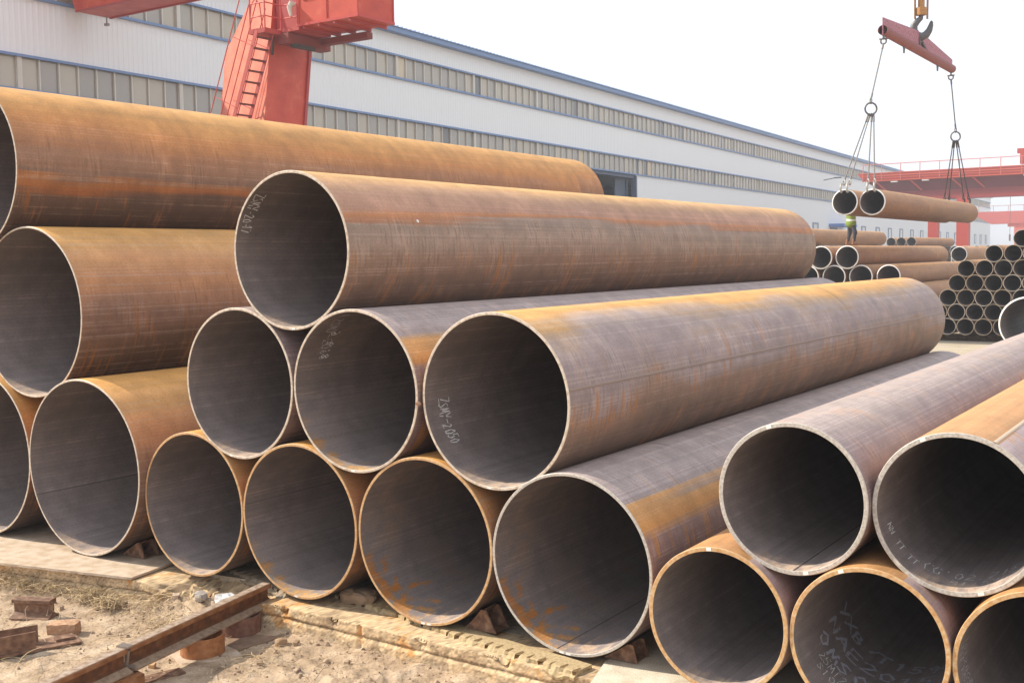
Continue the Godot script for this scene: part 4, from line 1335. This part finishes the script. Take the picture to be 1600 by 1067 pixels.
# ------------------------------------------------------------------ the worker
func worker() -> void:
	var t := thing("person", "person in lime hi-vis vest and dark trousers standing on the white-ended stack", "person", Vector3(-13.44, 2.951, -44.15), 0.75)
	# faces +X, arms raised to steady the hanging pipes
	var skin_m := mat(186, 134, 106, 0.6)
	var hipy := 0.92
	var lk := [Vector3(0.05, 0.5, -0.2), Vector3(0.07, 0.5, 0.2)]
	var la := [Vector3(-0.03, 0.09, -0.2), Vector3(0.02, 0.09, 0.23)]
	var sh := [Vector3(0.0, 1.42, -0.2), Vector3(0.0, 1.42, 0.2)]
	var el := [Vector3(0.26, 1.36, -0.27), Vector3(0.26, 1.36, 0.27)]
	var wr := [Vector3(0.46, 1.52, -0.22), Vector3(0.47, 1.5, 0.24)]
	var hips := [Vector3(0, hipy, -0.1), Vector3(0, hipy, 0.1)]
	var bones := [[Vector3(0, 0.95, -0.07), Vector3(0, 0.95, 0.07), 0.125, 0.125], [Vector3(0, 1.0, 0), Vector3(0, 1.28, 0), 0.125, 0.15], [Vector3(0, 1.36, -0.12), Vector3(0, 1.36, 0.12), 0.1, 0.1], [Vector3(0.0, 1.42, 0), Vector3(0.03, 1.56, 0), 0.06, 0.055]]
	for k in 2:
		bones.append([hips[k], lk[k], 0.088, 0.058]); bones.append([lk[k], la[k], 0.056, 0.04]); bones.append([la[k] + Vector3(-0.04, -0.04, 0), la[k] + Vector3(0.15, -0.06, 0.01), 0.038, 0.03])
		bones.append([sh[k], el[k], 0.055, 0.042]); bones.append([el[k], wr[k], 0.042, 0.028])
	var body := body_mesh(bones, 0.026, 0.05)
	# head with jaw, nose and ears; hands with five fingers
	var hc := Vector3(0.045, 1.68, 0)
	var head := [[hc + Vector3(-0.01, 0.02, 0), hc + Vector3(0.0, 0.03, 0), 0.094, 0.09], [hc + Vector3(0.025, -0.05, 0), hc + Vector3(0.05, -0.075, 0), 0.062, 0.042], [hc + Vector3(0.09, 0.0, 0), hc + Vector3(0.105, -0.022, 0), 0.01, 0.016], [hc + Vector3(0, -0.1, 0), hc + Vector3(-0.02, -0.18, 0), 0.055, 0.058],
		[hc + Vector3(-0.005, 0.01, 0.088), hc + Vector3(-0.01, -0.025, 0.088), 0.018, 0.012], [hc + Vector3(-0.005, 0.01, -0.088), hc + Vector3(-0.01, -0.025, -0.088), 0.018, 0.012], [hc + Vector3(0.078, -0.052, -0.016), hc + Vector3(0.078, -0.052, 0.016), 0.011, 0.011]]
	var hm := body_mesh(head, 0.009, 0.018)
	merge(body, hm)
	for k in 2:
		var s := -1.0 if k == 0 else 1.0
		var d: Vector3 = (wr[k] - el[k]).normalized()
		var up := Vector3(-d.y, d.x, 0).normalized()
		var side := Vector3(0, 0, 1)
		var p0: Vector3 = wr[k]
		var p1 := p0 + d * 0.085
		var hb := [[p0, p1, 0.026, 0.024], [p0 + side * 0.02, p1 + side * 0.028, 0.022, 0.018], [p0 - side * 0.02, p1 - side * 0.028, 0.022, 0.018]]
		for f in 4:
			var root := p1 + side * (-0.033 + 0.022 * f)
			var l1: float = [0.036, 0.044, 0.046, 0.04][f]
			var m1 := root + d * l1 + up * 0.012
			hb.append([root, m1, 0.0095, 0.009]); hb.append([m1, m1 + d * 0.022 + up * 0.026, 0.009, 0.008])
		var tr := p0 + d * 0.03 - side * s * 0.03
		hb.append([tr, tr + d * 0.035 - side * s * 0.03 + up * 0.012, 0.012, 0.0105]); hb.append([tr + d * 0.035 - side * s * 0.03 + up * 0.012, tr + d * 0.06 - side * s * 0.034 + up * 0.03, 0.0105, 0.008])
		merge(body, body_mesh(hb, 0.005, 0.012))
	part("body", body, skin_m, t)
	var tr_b := [[Vector3(0, 0.95, -0.08), Vector3(0, 0.95, 0.08), 0.14, 0.14]]
	for k in 2:
		tr_b.append([hips[k], lk[k], 0.108, 0.082]); tr_b.append([lk[k], la[k] + Vector3(0, 0.1, 0), 0.08, 0.062])
	part("trousers", body_mesh(tr_b, 0.024, 0.05), mat(66, 66, 74, 0.85), t)
	for k in 2:
		var bt := (body_mesh([[la[k] + Vector3(-0.03, 0.11, 0), la[k] + Vector3(-0.03, -0.02, 0), 0.055, 0.052], [la[k] + Vector3(-0.05, -0.045, 0), la[k] + Vector3(0.17, -0.055, 0.012), 0.046, 0.04]], 0.016, 0.03))
		part("boot", bt, mat(146, 104, 72, 0.8), t)
	var sv := [[Vector3(0, 1.1, 0), Vector3(0, 1.3, 0), 0.15, 0.165], [Vector3(0, 1.37, -0.12), Vector3(0, 1.37, 0.12), 0.112, 0.112]]
	for k in 2:
		sv.append([sh[k], el[k], 0.068, 0.056]); sv.append([el[k], wr[k].lerp(el[k], 0.12), 0.055, 0.04])
	part("shirt", body_mesh(sv, 0.024, 0.05), mat(70, 74, 84, 0.9), t)
	var vest := body_mesh([[Vector3(0, 0.86, -0.08), Vector3(0, 0.86, 0.08), 0.168, 0.168], [Vector3(0, 0.95, -0.06), Vector3(0, 1.25, -0.06), 0.155, 0.155], [Vector3(0, 0.95, 0.06), Vector3(0, 1.25, 0.06), 0.155, 0.155], [Vector3(0, 1.38, -0.13), Vector3(0, 1.38, 0.13), 0.122, 0.122]], 0.02, 0.05)
	var cols := PackedColorArray()
	for p in vest.v:
		var stripe := absf(p.y - 1.0 + 0.08 * p.z) < 0.035 or absf(p.y - 1.22) < 0.03 or (p.y > 1.2 and absf(absf(p.z) - 0.1) < 0.03)
		cols.append((c8(206, 208, 204) if stripe else c8(122, 142, 58)).srgb_to_linear())
	vest.c = cols
	var vm := StandardMaterial3D.new()
	vm.vertex_color_use_as_albedo = true
	vm.roughness = 0.8
	part("vest", vest, vm, t)
	var hel := MB.new()
	var dome := []
	for k in 7:
		var a := PI * 0.5 * k / 6
		dome.append(Vector2(0.125 * cos(a) + 0.001, 0.11 * sin(a)))
	hel.lathe(dome, 24)
	hel.lathe([Vector2(0.15, -0.005), Vector2(0.125, 0.008)], 24)
	var ho := part("helmet", hel, mat(214, 96, 52, 0.35), t)
	ho.position = hc + Vector3(0.01, 0.035, 0)
	ho.rotation.x = -PI * 0.5
	var ey := MB.new()
	for s in [-1, 1]:
		ey.tube([hc + Vector3(0.079, 0.008, 0.032 * s), hc + Vector3(0.087, 0.008, 0.033 * s)], [0.012, 0.006], 8)
	part("eyes", ey, mat(40, 34, 32, 0.3), t)
	var hair := body_mesh([[hc + Vector3(-0.03, 0.02, 0), hc + Vector3(-0.05, -0.04, 0), 0.092, 0.07]], 0.012, 0.02)
	part("hair", hair, mat(34, 30, 28, 0.7), t)

func merge(a: MB, b: MB) -> void:
	var base := a.v.size()
	a.v.append_array(b.v); a.n.append_array(b.n); a.uv.append_array(b.uv)
	for k in b.ix:
		a.ix.append(k + base)

# ------------------------------------------------------------------ things lying about in front
func rail_profile() -> PackedVector2Array:
	return PackedVector2Array([Vector2(-0.088, 0), Vector2(0.088, 0), Vector2(0.088, 0.012), Vector2(0.03, 0.034), Vector2(0.012, 0.048), Vector2(0.012, 0.112), Vector2(0.03, 0.122), Vector2(0.046, 0.126), Vector2(0.046, 0.152), Vector2(0.04, 0.158), Vector2(-0.04, 0.158), Vector2(-0.046, 0.152), Vector2(-0.046, 0.126), Vector2(-0.03, 0.122), Vector2(-0.012, 0.112), Vector2(-0.012, 0.048), Vector2(-0.03, 0.034), Vector2(-0.088, 0.012)])

func rail_parts(t: Node3D, at: Vector3, d: Vector3, ln: float, head_m: Material) -> void:
	var foot_m := worn([[0.0, c8(112, 86, 66)], [0.5, c8(150, 124, 100)], [1.0, c8(170, 146, 122)]], 0.6, 0.85, 101, 0.02)
	var web_m := worn([[0.0, c8(70, 42, 24)], [0.5, c8(104, 62, 32)], [0.8, c8(122, 78, 46)], [1.0, c8(132, 98, 70)]], 0.8, 0.75, 102, 0.016)
	var top_m := worn([[0.0, c8(120, 92, 72)], [0.5, c8(158, 136, 116)], [1.0, c8(176, 160, 146)]], 0.7, 0.6, 104, 0.02)
	var xf := along(Vector3.ZERO, d)
	xf.origin = at
	var prof := rail_profile()
	var pieces := [["rail_foot", foot_m, PackedVector2Array([prof[0], prof[1], prof[2], prof[3], prof[16], prof[17]])], ["rail_web", web_m, PackedVector2Array([prof[3], prof[4], prof[5], prof[6], prof[14], prof[13], prof[15], prof[16]])], ["rail_head", head_m, PackedVector2Array([prof[6], prof[7], prof[8], prof[9], prof[10], prof[11], prof[12], prof[13]])]]
	pieces[1][2] = PackedVector2Array([prof[3], prof[4], prof[5], prof[6], prof[13], prof[14], prof[15], prof[16]])
	for q in pieces:
		var m := MB.new()
		m.prism(q[2], ln, xf)
		part(q[0], m, q[1], t)
	var m2 := MB.new()
	m2.prism(PackedVector2Array([Vector2(-0.038, 0.1585), Vector2(0.038, 0.1585), Vector2(0.034, 0.161), Vector2(-0.034, 0.161)]), ln, xf)
	part("running_surface", m2, top_m, t)

func along(a: Vector3, b: Vector3) -> Transform3D:
	var z := (b - a).normalized()
	var x := Vector3.UP.cross(z).normalized()
	return Transform3D(Basis(x, z.cross(x), z), a)

func single(called: String, m: MB, mt: Material, at: Vector3, label: String, category: String, group := "") -> MeshInstance3D:
	var o := MeshInstance3D.new()
	o.name = numbered(called)
	o.mesh = m.mesh()
	o.material_override = mt
	add_child(o)
	o.position = at
	metas(o, label, category, group)
	return o

func rough_box(s: Vector3, seed_: int, amt: float, cuts := 5, ball := 0.6) -> MB:
	var nz := noise(seed_, 9.0, 3)
	var m := MB.new()
	for f in 6:
		var ax := f / 2
		var sg := 1.0 if f % 2 else -1.0
		var base := m.v.size()
		for j in cuts + 1:
			for i in cuts + 1:
				var p := Vector3.ZERO
				p[ax] = sg * 0.5
				p[(ax + 1) % 3] = float(i) / cuts - 0.5
				p[(ax + 2) % 3] = float(j) / cuts - 0.5
				var q := p * s
				var d := Vector3(nz.get_noise_3d(q.x, q.y, q.z), nz.get_noise_3d(q.x + 9, q.y, q.z), nz.get_noise_3d(q.x, q.y + 9, q.z))
				var round_ := lerpf(1.0, 0.62 / maxf(p.length(), 0.3), ball)
				m.vert(q * round_ + d * amt, Vector3.UP)
		for j in cuts:
			for i in cuts:
				var k := base + j * (cuts + 1) + i
				m.tri_i(k, k + 1, k + cuts + 2); m.tri_i(k, k + cuts + 2, k + cuts + 1)
	# flat facets
	var out := MB.new()
	for k in range(0, m.ix.size(), 3):
		var a := m.v[m.ix[k]]; var b := m.v[m.ix[k + 1]]; var c := m.v[m.ix[k + 2]]
		var nn := (b - a).cross(c - a).normalized()
		if nn.dot(a + b + c) < 0:
			nn = -nn
		var q := out.vert(a, nn); out.vert(b, nn); out.vert(c, nn)
		out.tri_i(q, q + 1, q + 2)
	return out

func clutter() -> void:
	var rust := worn([[0.0, c8(78, 54, 42)], [0.4, c8(112, 80, 60)], [0.7, c8(136, 102, 78)], [1.0, c8(154, 124, 100)]], 0.7, 0.75, 91, 0.02, 0.15)
	var railm := worn([[0.0, c8(96, 58, 34)], [0.45, c8(140, 88, 48)], [0.75, c8(150, 104, 70)], [1.0, c8(146, 122, 104)]], 0.9, 0.6, 92, 0.018, 0.1)
	var plate_m := worn([[0.0, c8(168, 142, 116)], [0.5, c8(190, 168, 144)], [1.0, c8(204, 186, 166)]], 1.3, 0.8, 93, 0.014, 0.1)
	var cream := worn([[0.0, c8(182, 168, 146)], [0.5, c8(202, 190, 168)], [1.0, c8(212, 202, 184)]], 1.6, 0.8, 94, 0.014, 0.08)
	var flat := Basis(Vector3.RIGHT, Vector3(0, 0, 1), Vector3(0, -1, 0))
	# steel plates under the stacks
	var nz := noise(33, 6.0, 3)
	var lp := PackedVector2Array([Vector2(-10.9, -7.2), Vector2(-10.9, -5.26)])
	for k in 40:
		var x := lerpf(-10.8, -7.9, k / 39.0)
		var z := lerpf(-5.28, -5.59, (x + 10.8) / 1.53) if x < -9.27 else lerpf(-5.59, -5.895, (x + 9.27) / 1.42)
		lp.append(Vector2(x, z + nz.get_noise_2d(x, 0) * 0.018))
	lp.append_array(PackedVector2Array([Vector2(-7.85, -5.895), Vector2(-7.92, -6.34), Vector2(-8.1, -7.2)]))
	lp.reverse()
	var m := MB.new()
	m.prism(lp, 0.02, Transform3D(flat, Vector3.ZERO))
	single("steel_plate", m, plate_m, Vector3(0, -0.006, 0), "ragged-edged dust-covered steel plate under the wide pipes on the left", "steel plate", "steel plates under the pipes")
	m = MB.new()
	var rp := PackedVector2Array([Vector2(-3.52, -7.2), Vector2(0.6, -7.2), Vector2(0.6, -5.4), Vector2(-3.3, -5.4), Vector2(-3.39, -5.88), Vector2(-3.49, -6.25)])
	m.prism(rp, 0.02, Transform3D(flat, Vector3.ZERO))
	single("steel_plate", m, cream, Vector3(0, -0.008, 0), "clean cream steel plate under the right stack", "steel plate", "steel plates under the pipes")
	# notched strips
	notched("darker notched steel strip behind the rail's end", [Vector2(-7.36, -6.56), Vector2(-6.83, -6.44), Vector2(-6.36, -6.28)], 5, mat(150, 134, 112, 0.8))
	notched("long bent notched steel strip lying on the concrete beam under the bottom pipes", [Vector2(-6.06, -6.48), Vector2(-5.24, -6.34), Vector2(-4.65, -6.2), Vector2(-3.99, -6.09), Vector2(-3.55, -6.03)], 6, worn([[0.0, c8(150, 128, 94)], [0.5, c8(178, 154, 114)], [1.0, c8(192, 170, 134)]], 0.5, 0.8, 105, 0.03))
	# wedges that keep the bottom row from rolling
	chock("rusty wedge chock beside the orange-dusted wide pipe", Vector3(-8.55, 0.0, -6.33), 0.32, 0.25, 0.135, 0.16, rust)
	chock("rusty wedge chock between the two bottom pipes above the notched strip", Vector3(-4.66, 0.0, -6.3), 0.27, 0.165, 0.155, 0.16, rust)
	chock("rusty wedge chock beside the cream plate, right of the violet pipe", Vector3(-3.53, 0.0, -6.3), 0.25, 0.2, 0.115, 0.15, rust)
	var lump := rough_box(Vector3(0.3, 0.1, 0.16), 8, 0.03)
	single("stone", lump, mat(146, 122, 98, 0.95), Vector3(-5.78, 0.02, -6.42), "flat pointed stone wedged under the pipe with the orange lip", "stone", "loose stones")
	# crane rail on its rings
	var e0 := Vector3(-6.55, -0.09, -6.19)
	var e1 := Vector3(-6.275, -0.09, -4.64)
	var dir := (e1 - e0).normalized()
	var t := thing("rail", "rusty steel rail propped on pipe rings, ending at the kerb", "rail", e0, 0.0, "rusty rails end to end")
	rail_parts(t, Vector3.ZERO, e1 - e0, (e1 - e0).length(), railm)
	var t2 := thing("rail", "rusty rail running out of the picture's lower left corner", "rail", e1, 0.0, "rusty rails end to end")
	var e2 := e1 + dir * 2.4
	rail_parts(t2, dir * 0.022 + Vector3(-0.006, -0.006, 0), e2 - e1, 2.38, railm)
	var cl := MB.new()
	var xf := along(Vector3.ZERO, dir)
	cl.box(xf * Vector3(0, 0.161, 0.0), Vector3(0.1, 0.012, 0.06), xf.basis)
	cl.box(xf * Vector3(0.055, 0.03, 0.01), Vector3(0.09, 0.012, 0.02), xf.basis)
	cl.box(xf * Vector3(0.026, 0.085, 0.012), Vector3(0.014, 0.11, 0.02), xf.basis * Basis(Vector3.FORWARD, 0.2))
	part("joint_clamp", cl, mat(150, 138, 128, 0.4, 0.5), t2)
	var ringm := [worn([[0.0, c8(120, 72, 40)], [0.5, c8(160, 102, 58)], [1.0, c8(170, 122, 82)]], 0.6, 0.75, 95, 0.02), worn([[0.0, c8(86, 56, 46)], [0.5, c8(118, 80, 64)], [1.0, c8(134, 98, 80)]], 0.6, 0.75, 96, 0.02)]
	var rc := [Vector3(-6.40, -0.228, -5.40), Vector3(-6.52, -0.228, -5.88)]
	var rlab := ["short orange-rusted pipe ring propping the middle of the rail", "short brown pipe ring propping the rail nearer the kerb"]
	for k in 2:
		m = MB.new()
		var h := 0.137
		var rr := 0.16
		m.lathe([Vector2(rr - 0.012, 0), Vector2(rr, 0), Vector2(rr, -h), Vector2(rr - 0.012, -h)], 48)
		m.lathe([Vector2(rr - 0.012, 0), Vector2(rr - 0.012, -h)], 48, 0.0, false, true)
		var o := single("pipe_ring", m, ringm[k], rc[k], rlab[k], "pipe ring", "pipe rings under the rail")
		o.rotation.x = PI * 0.5
	m = MB.new()
	m.box(Vector3.ZERO, Vector3(0.5, 0.016, 0.44), Basis(Vector3.UP, -0.45))
	single("base_plate", m, plate_m, Vector3(-6.42, -0.238, -5.42), "thin dust-covered base plate under the orange pipe ring", "steel plate", "base plates on the ground")
	m = MB.new()
	m.box(Vector3.ZERO, Vector3(0.46, 0.022, 0.5), Basis(Vector3.UP, -0.16))
	single("base_plate", m, worn([[0.0, c8(120, 94, 74)], [1.0, c8(150, 124, 102)]], 0.9, 0.85, 98), Vector3(-6.4, -0.24, -5.85), "brown base plate under the pipe ring nearer the kerb", "steel plate", "base plates on the ground")
	m = MB.new()
	m.box(Vector3.ZERO, Vector3(0.12, 0.03, 0.5), Basis(Vector3.UP, -0.3))
	single("base_plate", m, rust, Vector3(-6.3, -0.235, -4.83), "narrow rusty flat bar on the ground beside the rail joint", "steel bar")
	m = MB.new()
	m.box(Vector3(0, 0.06, 0), Vector3(0.2, 0.13, 0.34), Basis(Vector3.UP, -0.17))
	single("support_block", m, railm, Vector3(-6.25, -0.225, -4.52), "rusty steel block under the rail joint", "steel block")
	# off-cuts on the earth
	m = MB.new()
	m.prism(rail_profile(), 0.34, along(Vector3(-0.15, 0, 0.05), Vector3(0.15, 0, -0.09)))
	single("rail_offcut", m, rust, Vector3(-8.26, -0.235, -5.23), "short off-cut of rusty rail standing on the earth", "rail off-cut")
	var ch := thing("steel_channel", "rusty base plate with two upright fins by the left edge", "steel bracket", Vector3(-7.62, -0.235, -4.77))
	ch.rotation.y = 1.15
	m = MB.new()
	m.box(Vector3(0.06, 0.008, 0), Vector3(0.62, 0.016, 0.24))
	part("base_plate", m, rust, ch)
	for s in [-1, 1]:
		m = MB.new()
		m.box(Vector3(-0.06 - 0.02 * s, 0.08, 0.085 * s), Vector3(0.27, 0.13, 0.014), Basis(Vector3.UP, 0.04 * s))
		part("fin", m, rust, ch)
	m = MB.new()
	m.box(Vector3(0.27, 0.026, -0.02), Vector3(0.13, 0.02, 0.1))
	part("lug", m, rust, ch)
	var bk := rough_box(Vector3(0.22, 0.095, 0.12), 4, 0.014, 6, 0.08)
	var bo := single("brick", bk, worn([[0.0, c8(150, 106, 78)], [0.5, c8(176, 136, 104)], [1.0, c8(198, 172, 144)]], 0.4, 0.95, 99, 0.02), Vector3(-7.7, -0.2, -5.14), "broken red brick lying on the earth", "brick")
	bo.rotation.y = 0.6
	# loose stones
	rng.seed = 5
	var nzd := noise(5, 0.9, 5)
	var nfd := noise(6, 7.0, 3)
	var spots := [[-6.49, -5.02, .05], [-7.36, -5.95, .07], [-7.05, -5.95, .09], [-6.85, -6.02, .14], [-7.3, -5.86, .06], [-6.0, -5.8, .07], [-5.9, -5.86, .05], [-5.3, -5.75, .05]]
	for k in spots.size():
		var q: Array = spots[k]
		var st := rough_box(Vector3(q[2], q[2] * 0.7, q[2] * 0.8), 40 + k, q[2] * 0.24, 4, 0.32)
		var lab: String = ["small tan stone beside the rail", "round pale stone by the straw under the plate", "grey lump of broken concrete below the pipe above the rail's end", "whitish lump of broken concrete by the rail's end", "small stone in the straw below the broken kerb", "clod of earth right of the brown pipe ring", "small clod at the foot of the kerb", "small clod on the earth heap before the kerb"][k]
		var col: Array = [[184, 146, 106], [186, 164, 142], [170, 160, 150], [196, 194, 192], [170, 146, 120], [160, 130, 100], [152, 124, 98], [158, 132, 106]][k]
		var so := single("stone", st, mat(col[0], col[1], col[2], 0.95), Vector3(q[0], dirt_y(q[0], q[1], nzd, nfd) + q[2] * 0.22, q[1]), lab, "stone", "loose stones")
		so.rotation.y = rng.randf() * TAU
	# gravel and crumbs
	var gm := rough_box(Vector3(1, 0.7, 0.85), 3, 0.16, 2)
	gravel("gravel", gm.mesh(), 3400, nzd, nfd)
	straw(nzd, nfd)

func notched(label: String, path: Array, seed_: int, mt: Material) -> void:
	var nz := noise(seed_, 4.0, 3)
	var m := MB.new()
	var pts := []
	for k in path.size() - 1:
		var p: Vector2 = path[k]
		var q: Vector2 = path[k + 1]
		var cut := int((q - p).length() / 0.0085)
		for s in cut:
			pts.append(p.lerp(q, float(s) / cut))
	pts.append(path[-1])
	var run := 0.0
	var rows := []
	for k in pts.size():
		var a: Vector2 = pts[k]
		var d: Vector2 = ((pts[k + 1] - a) if k < pts.size() - 1 else (a - pts[k - 1])).normalized()
		var f := Vector2(-d.y, d.x)
		if f.y < 0:
			f = -f
		if k > 0:
			run += (a - pts[k - 1]).length()
		var lift := nz.get_noise_2d(a.x * 0.5, 9) * 0.004
		var wide := 0.075 + nz.get_noise_2d(a.x, 1) * 0.03 + maxf(0, nz.get_noise_2d(a.x * 3.0, 2)) * 0.02
		var drop := -0.03 - maxf(0, nz.get_noise_2d(a.x, 5)) * 0.05
		var slot := fmod(run + 0.02 * nz.get_noise_2d(a.x * 2.0, 3), 0.097) < 0.026 + 0.016 * nz.get_noise_2d(a.x * 1.1, 7) and nz.get_noise_2d(a.x * 0.8, 21) > -0.42
		var prof := [Vector2(-0.12, -0.03), Vector2(-0.12, -0.006), Vector2(-0.028 if slot else 0.03, -0.006), Vector2(-0.028 if slot else 0.046, -0.036 if slot else -0.012), Vector2(wide - 0.02, drop - 0.004 if slot else drop), Vector2(wide, drop - 0.012), Vector2(wide - 0.004, drop - 0.03), Vector2(-0.12, -0.045)]
		var row := []
		for p in prof:
			row.append(Vector3(a.x + f.x * p.x, p.y + lift, a.y + f.y * p.x))
		rows.append(row)
	for k in rows.size() - 1:
		for j in 7:
			m.quad(rows[k][j], rows[k][j + 1], rows[k + 1][j + 1], rows[k + 1][j])
	for e in [0, rows.size() - 1]:
		for j in range(1, 6):
			m.quad(rows[e][0], rows[e][j], rows[e][j + 1], rows[e][0].lerp(rows[e][7], 0.5))
	single("notched_strip", m, mt, Vector3.ZERO, label, "steel strip", "notched steel strips on the kerb")

func chock(label: String, at: Vector3, w: float, apex: float, h: float, dz: float, mt: Material) -> void:
	var t := thing("wheel_chock", label, "chock", at, 0.0, "rusty wedge chocks under the bottom pipes")
	var tri := PackedVector2Array([Vector2(0, 0), Vector2(w, 0), Vector2(apex + 0.02, h), Vector2(apex - 0.02, h), Vector2(apex * 0.5, h * 0.52)])
	for z in [0.0, -dz]:
		var g := MB.new()
		g.prism(tri, 0.012, Transform3D(Basis(), Vector3(0, 0, z - 0.006)))
		part("gusset", g, mt, t)
	var s := MB.new()
	s.bar(Vector3(apex * 0.25, h * 0.2, -dz * 0.5), Vector3(apex, h, -dz * 0.5), dz - 0.016, 0.01)
	part("face_plate", s, mt, t)
	var bp := MB.new()
	bp.box(Vector3(w * 0.5, 0.002, -dz * 0.5), Vector3(w * 0.9, 0.008, dz - 0.016))
	part("base_plate", bp, mt, t)

func gravel(called: String, mesh: Mesh, count: int, nz: FastNoiseLite, nf: FastNoiseLite) -> void:
	rng.seed = 17
	var mm := MultiMesh.new()
	mm.transform_format = MultiMesh.TRANSFORM_3D
	mm.use_colors = true
	mm.mesh = mesh
	mm.instance_count = count
	for k in count:
		var x := rng.randf_range(-9.8, -3.2)
		var d := absf(rng.randfn(0.0, 0.75)) - 0.02
		if k % 3 == 0:
			d = rng.randf_range(0, 2.2)
		var z := edge_z(x) + d
		var s := 0.005 + 0.02 * pow(rng.randf(), 6.0)
		if k % 40 == 0:
			s = rng.randf_range(0.02, 0.045)
		var b := Basis.from_euler(Vector3(rng.randf() * 6, rng.randf() * 6, rng.randf() * 6)).scaled(Vector3.ONE * s)
		mm.set_instance_transform(k, Transform3D(b, Vector3(x, dirt_y(x, z, nz, nf) + s * 0.12, z)))
		var t := rng.randf()
		mm.set_instance_color(k, (c8(132, 106, 82).lerp(c8(196, 172, 146), t) if t > 0.15 else c8(116, 96, 84)).srgb_to_linear())
	var o := MultiMeshInstance3D.new()
	o.name = called
	o.multimesh = mm
	var m := StandardMaterial3D.new()
	m.vertex_color_use_as_albedo = true
	m.roughness = 0.95
	o.material_override = m
	add_child(o)
	metas(o, "loose gravel and crumbs scattered over the trampled earth", "gravel")
	o.set_meta("kind", "stuff")

func straw(nz: FastNoiseLite, nf: FastNoiseLite) -> void:
	rng.seed = 29
	var m := MB.new()
	var nb := 6
	for k in nb:
		var u := float(k) / (nb - 1)
		var p := Vector3((u - 0.5), 0.07 * sin(u * PI), 0.05 * sin(u * 4.0))
		m.vert(p + Vector3(0, 0, 0.006), Vector3(0, 1, 0.3).normalized()); m.vert(p + Vector3(0, 0.006, 0), Vector3.UP); m.vert(p - Vector3(0, 0, 0.006), Vector3(0, 1, -0.3).normalized())
	for k in nb - 1:
		for j in 2:
			var q := k * 3 + j
			m.tri_i(q, q + 3, q + 4); m.tri_i(q, q + 4, q + 1)
	var mm := MultiMesh.new()
	mm.transform_format = MultiMesh.TRANSFORM_3D
	mm.use_colors = true
	mm.mesh = m.mesh()
	var places := []
	# tufts along the foot of the kerb and loose blades elsewhere
	var tufts := [[-9.2, 0.06, 0.5, 0.06, 220], [-8.75, 0.06, 0.4, 0.06, 180], [-8.2, 0.09, 0.2, 0.06, 240], [-7.88, 0.2, 0.1, 0.05, 170], [-7.5, 0.12, 0.25, 0.1, 120], [-6.95, 0.35, 0.28, 0.10, 230], [-7.0, 0.5, 0.4, 0.2, 60], [-5.9, 0.45, 0.25, 0.2, 50], [-8.0, 0.5, 1.2, 0.5, 110], [-5.2, 0.5, 0.9, 0.35, 60], [-7.2, 1.3, 0.6, 0.35, 60]]
	for q in tufts:
		for k in q[4]:
			places.append([q[0] + rng.randfn(0, q[2] * 0.5), q[1] + rng.randfn(0, q[3]), q[4] > 100])
	mm.instance_count = places.size()
	for k in places.size():
		var x: float = places[k][0]
		var z: float = edge_z(x) + maxf(0.02, places[k][1])
		var ln := rng.randf_range(0.08, 0.26)
		var pitch := rng.randf_range(-0.5, 0.5) if places[k][2] else rng.randf_range(-0.12, 0.12)
		var b := Basis(Vector3.UP, rng.randf() * TAU) * Basis(Vector3.BACK, pitch) * Basis(Vector3.RIGHT, rng.randf_range(-1, 1))
		b = b * Basis.from_scale(Vector3(ln, ln * rng.randf_range(0.2, 2.2), 0.3))
		mm.set_instance_transform(k, Transform3D(b, Vector3(x, dirt_y(x, z, nz, nf) + 0.008 + absf(sin(pitch)) * ln * 0.5 + (rng.randf() * 0.04 if places[k][2] else 0.0), z)))
		mm.set_instance_color(k, c8(128, 104, 76).lerp(c8(208, 182, 138), rng.randf()).srgb_to_linear())
	var o := MultiMeshInstance3D.new()
	o.name = "straw"
	o.multimesh = mm
	var sm := StandardMaterial3D.new()
	sm.vertex_color_use_as_albedo = true
	sm.roughness = 0.8
	o.material_override = sm
	add_child(o)
	metas(o, "dry straw tufts along the foot of the concrete kerb", "straw")
	o.set_meta("kind", "stuff")
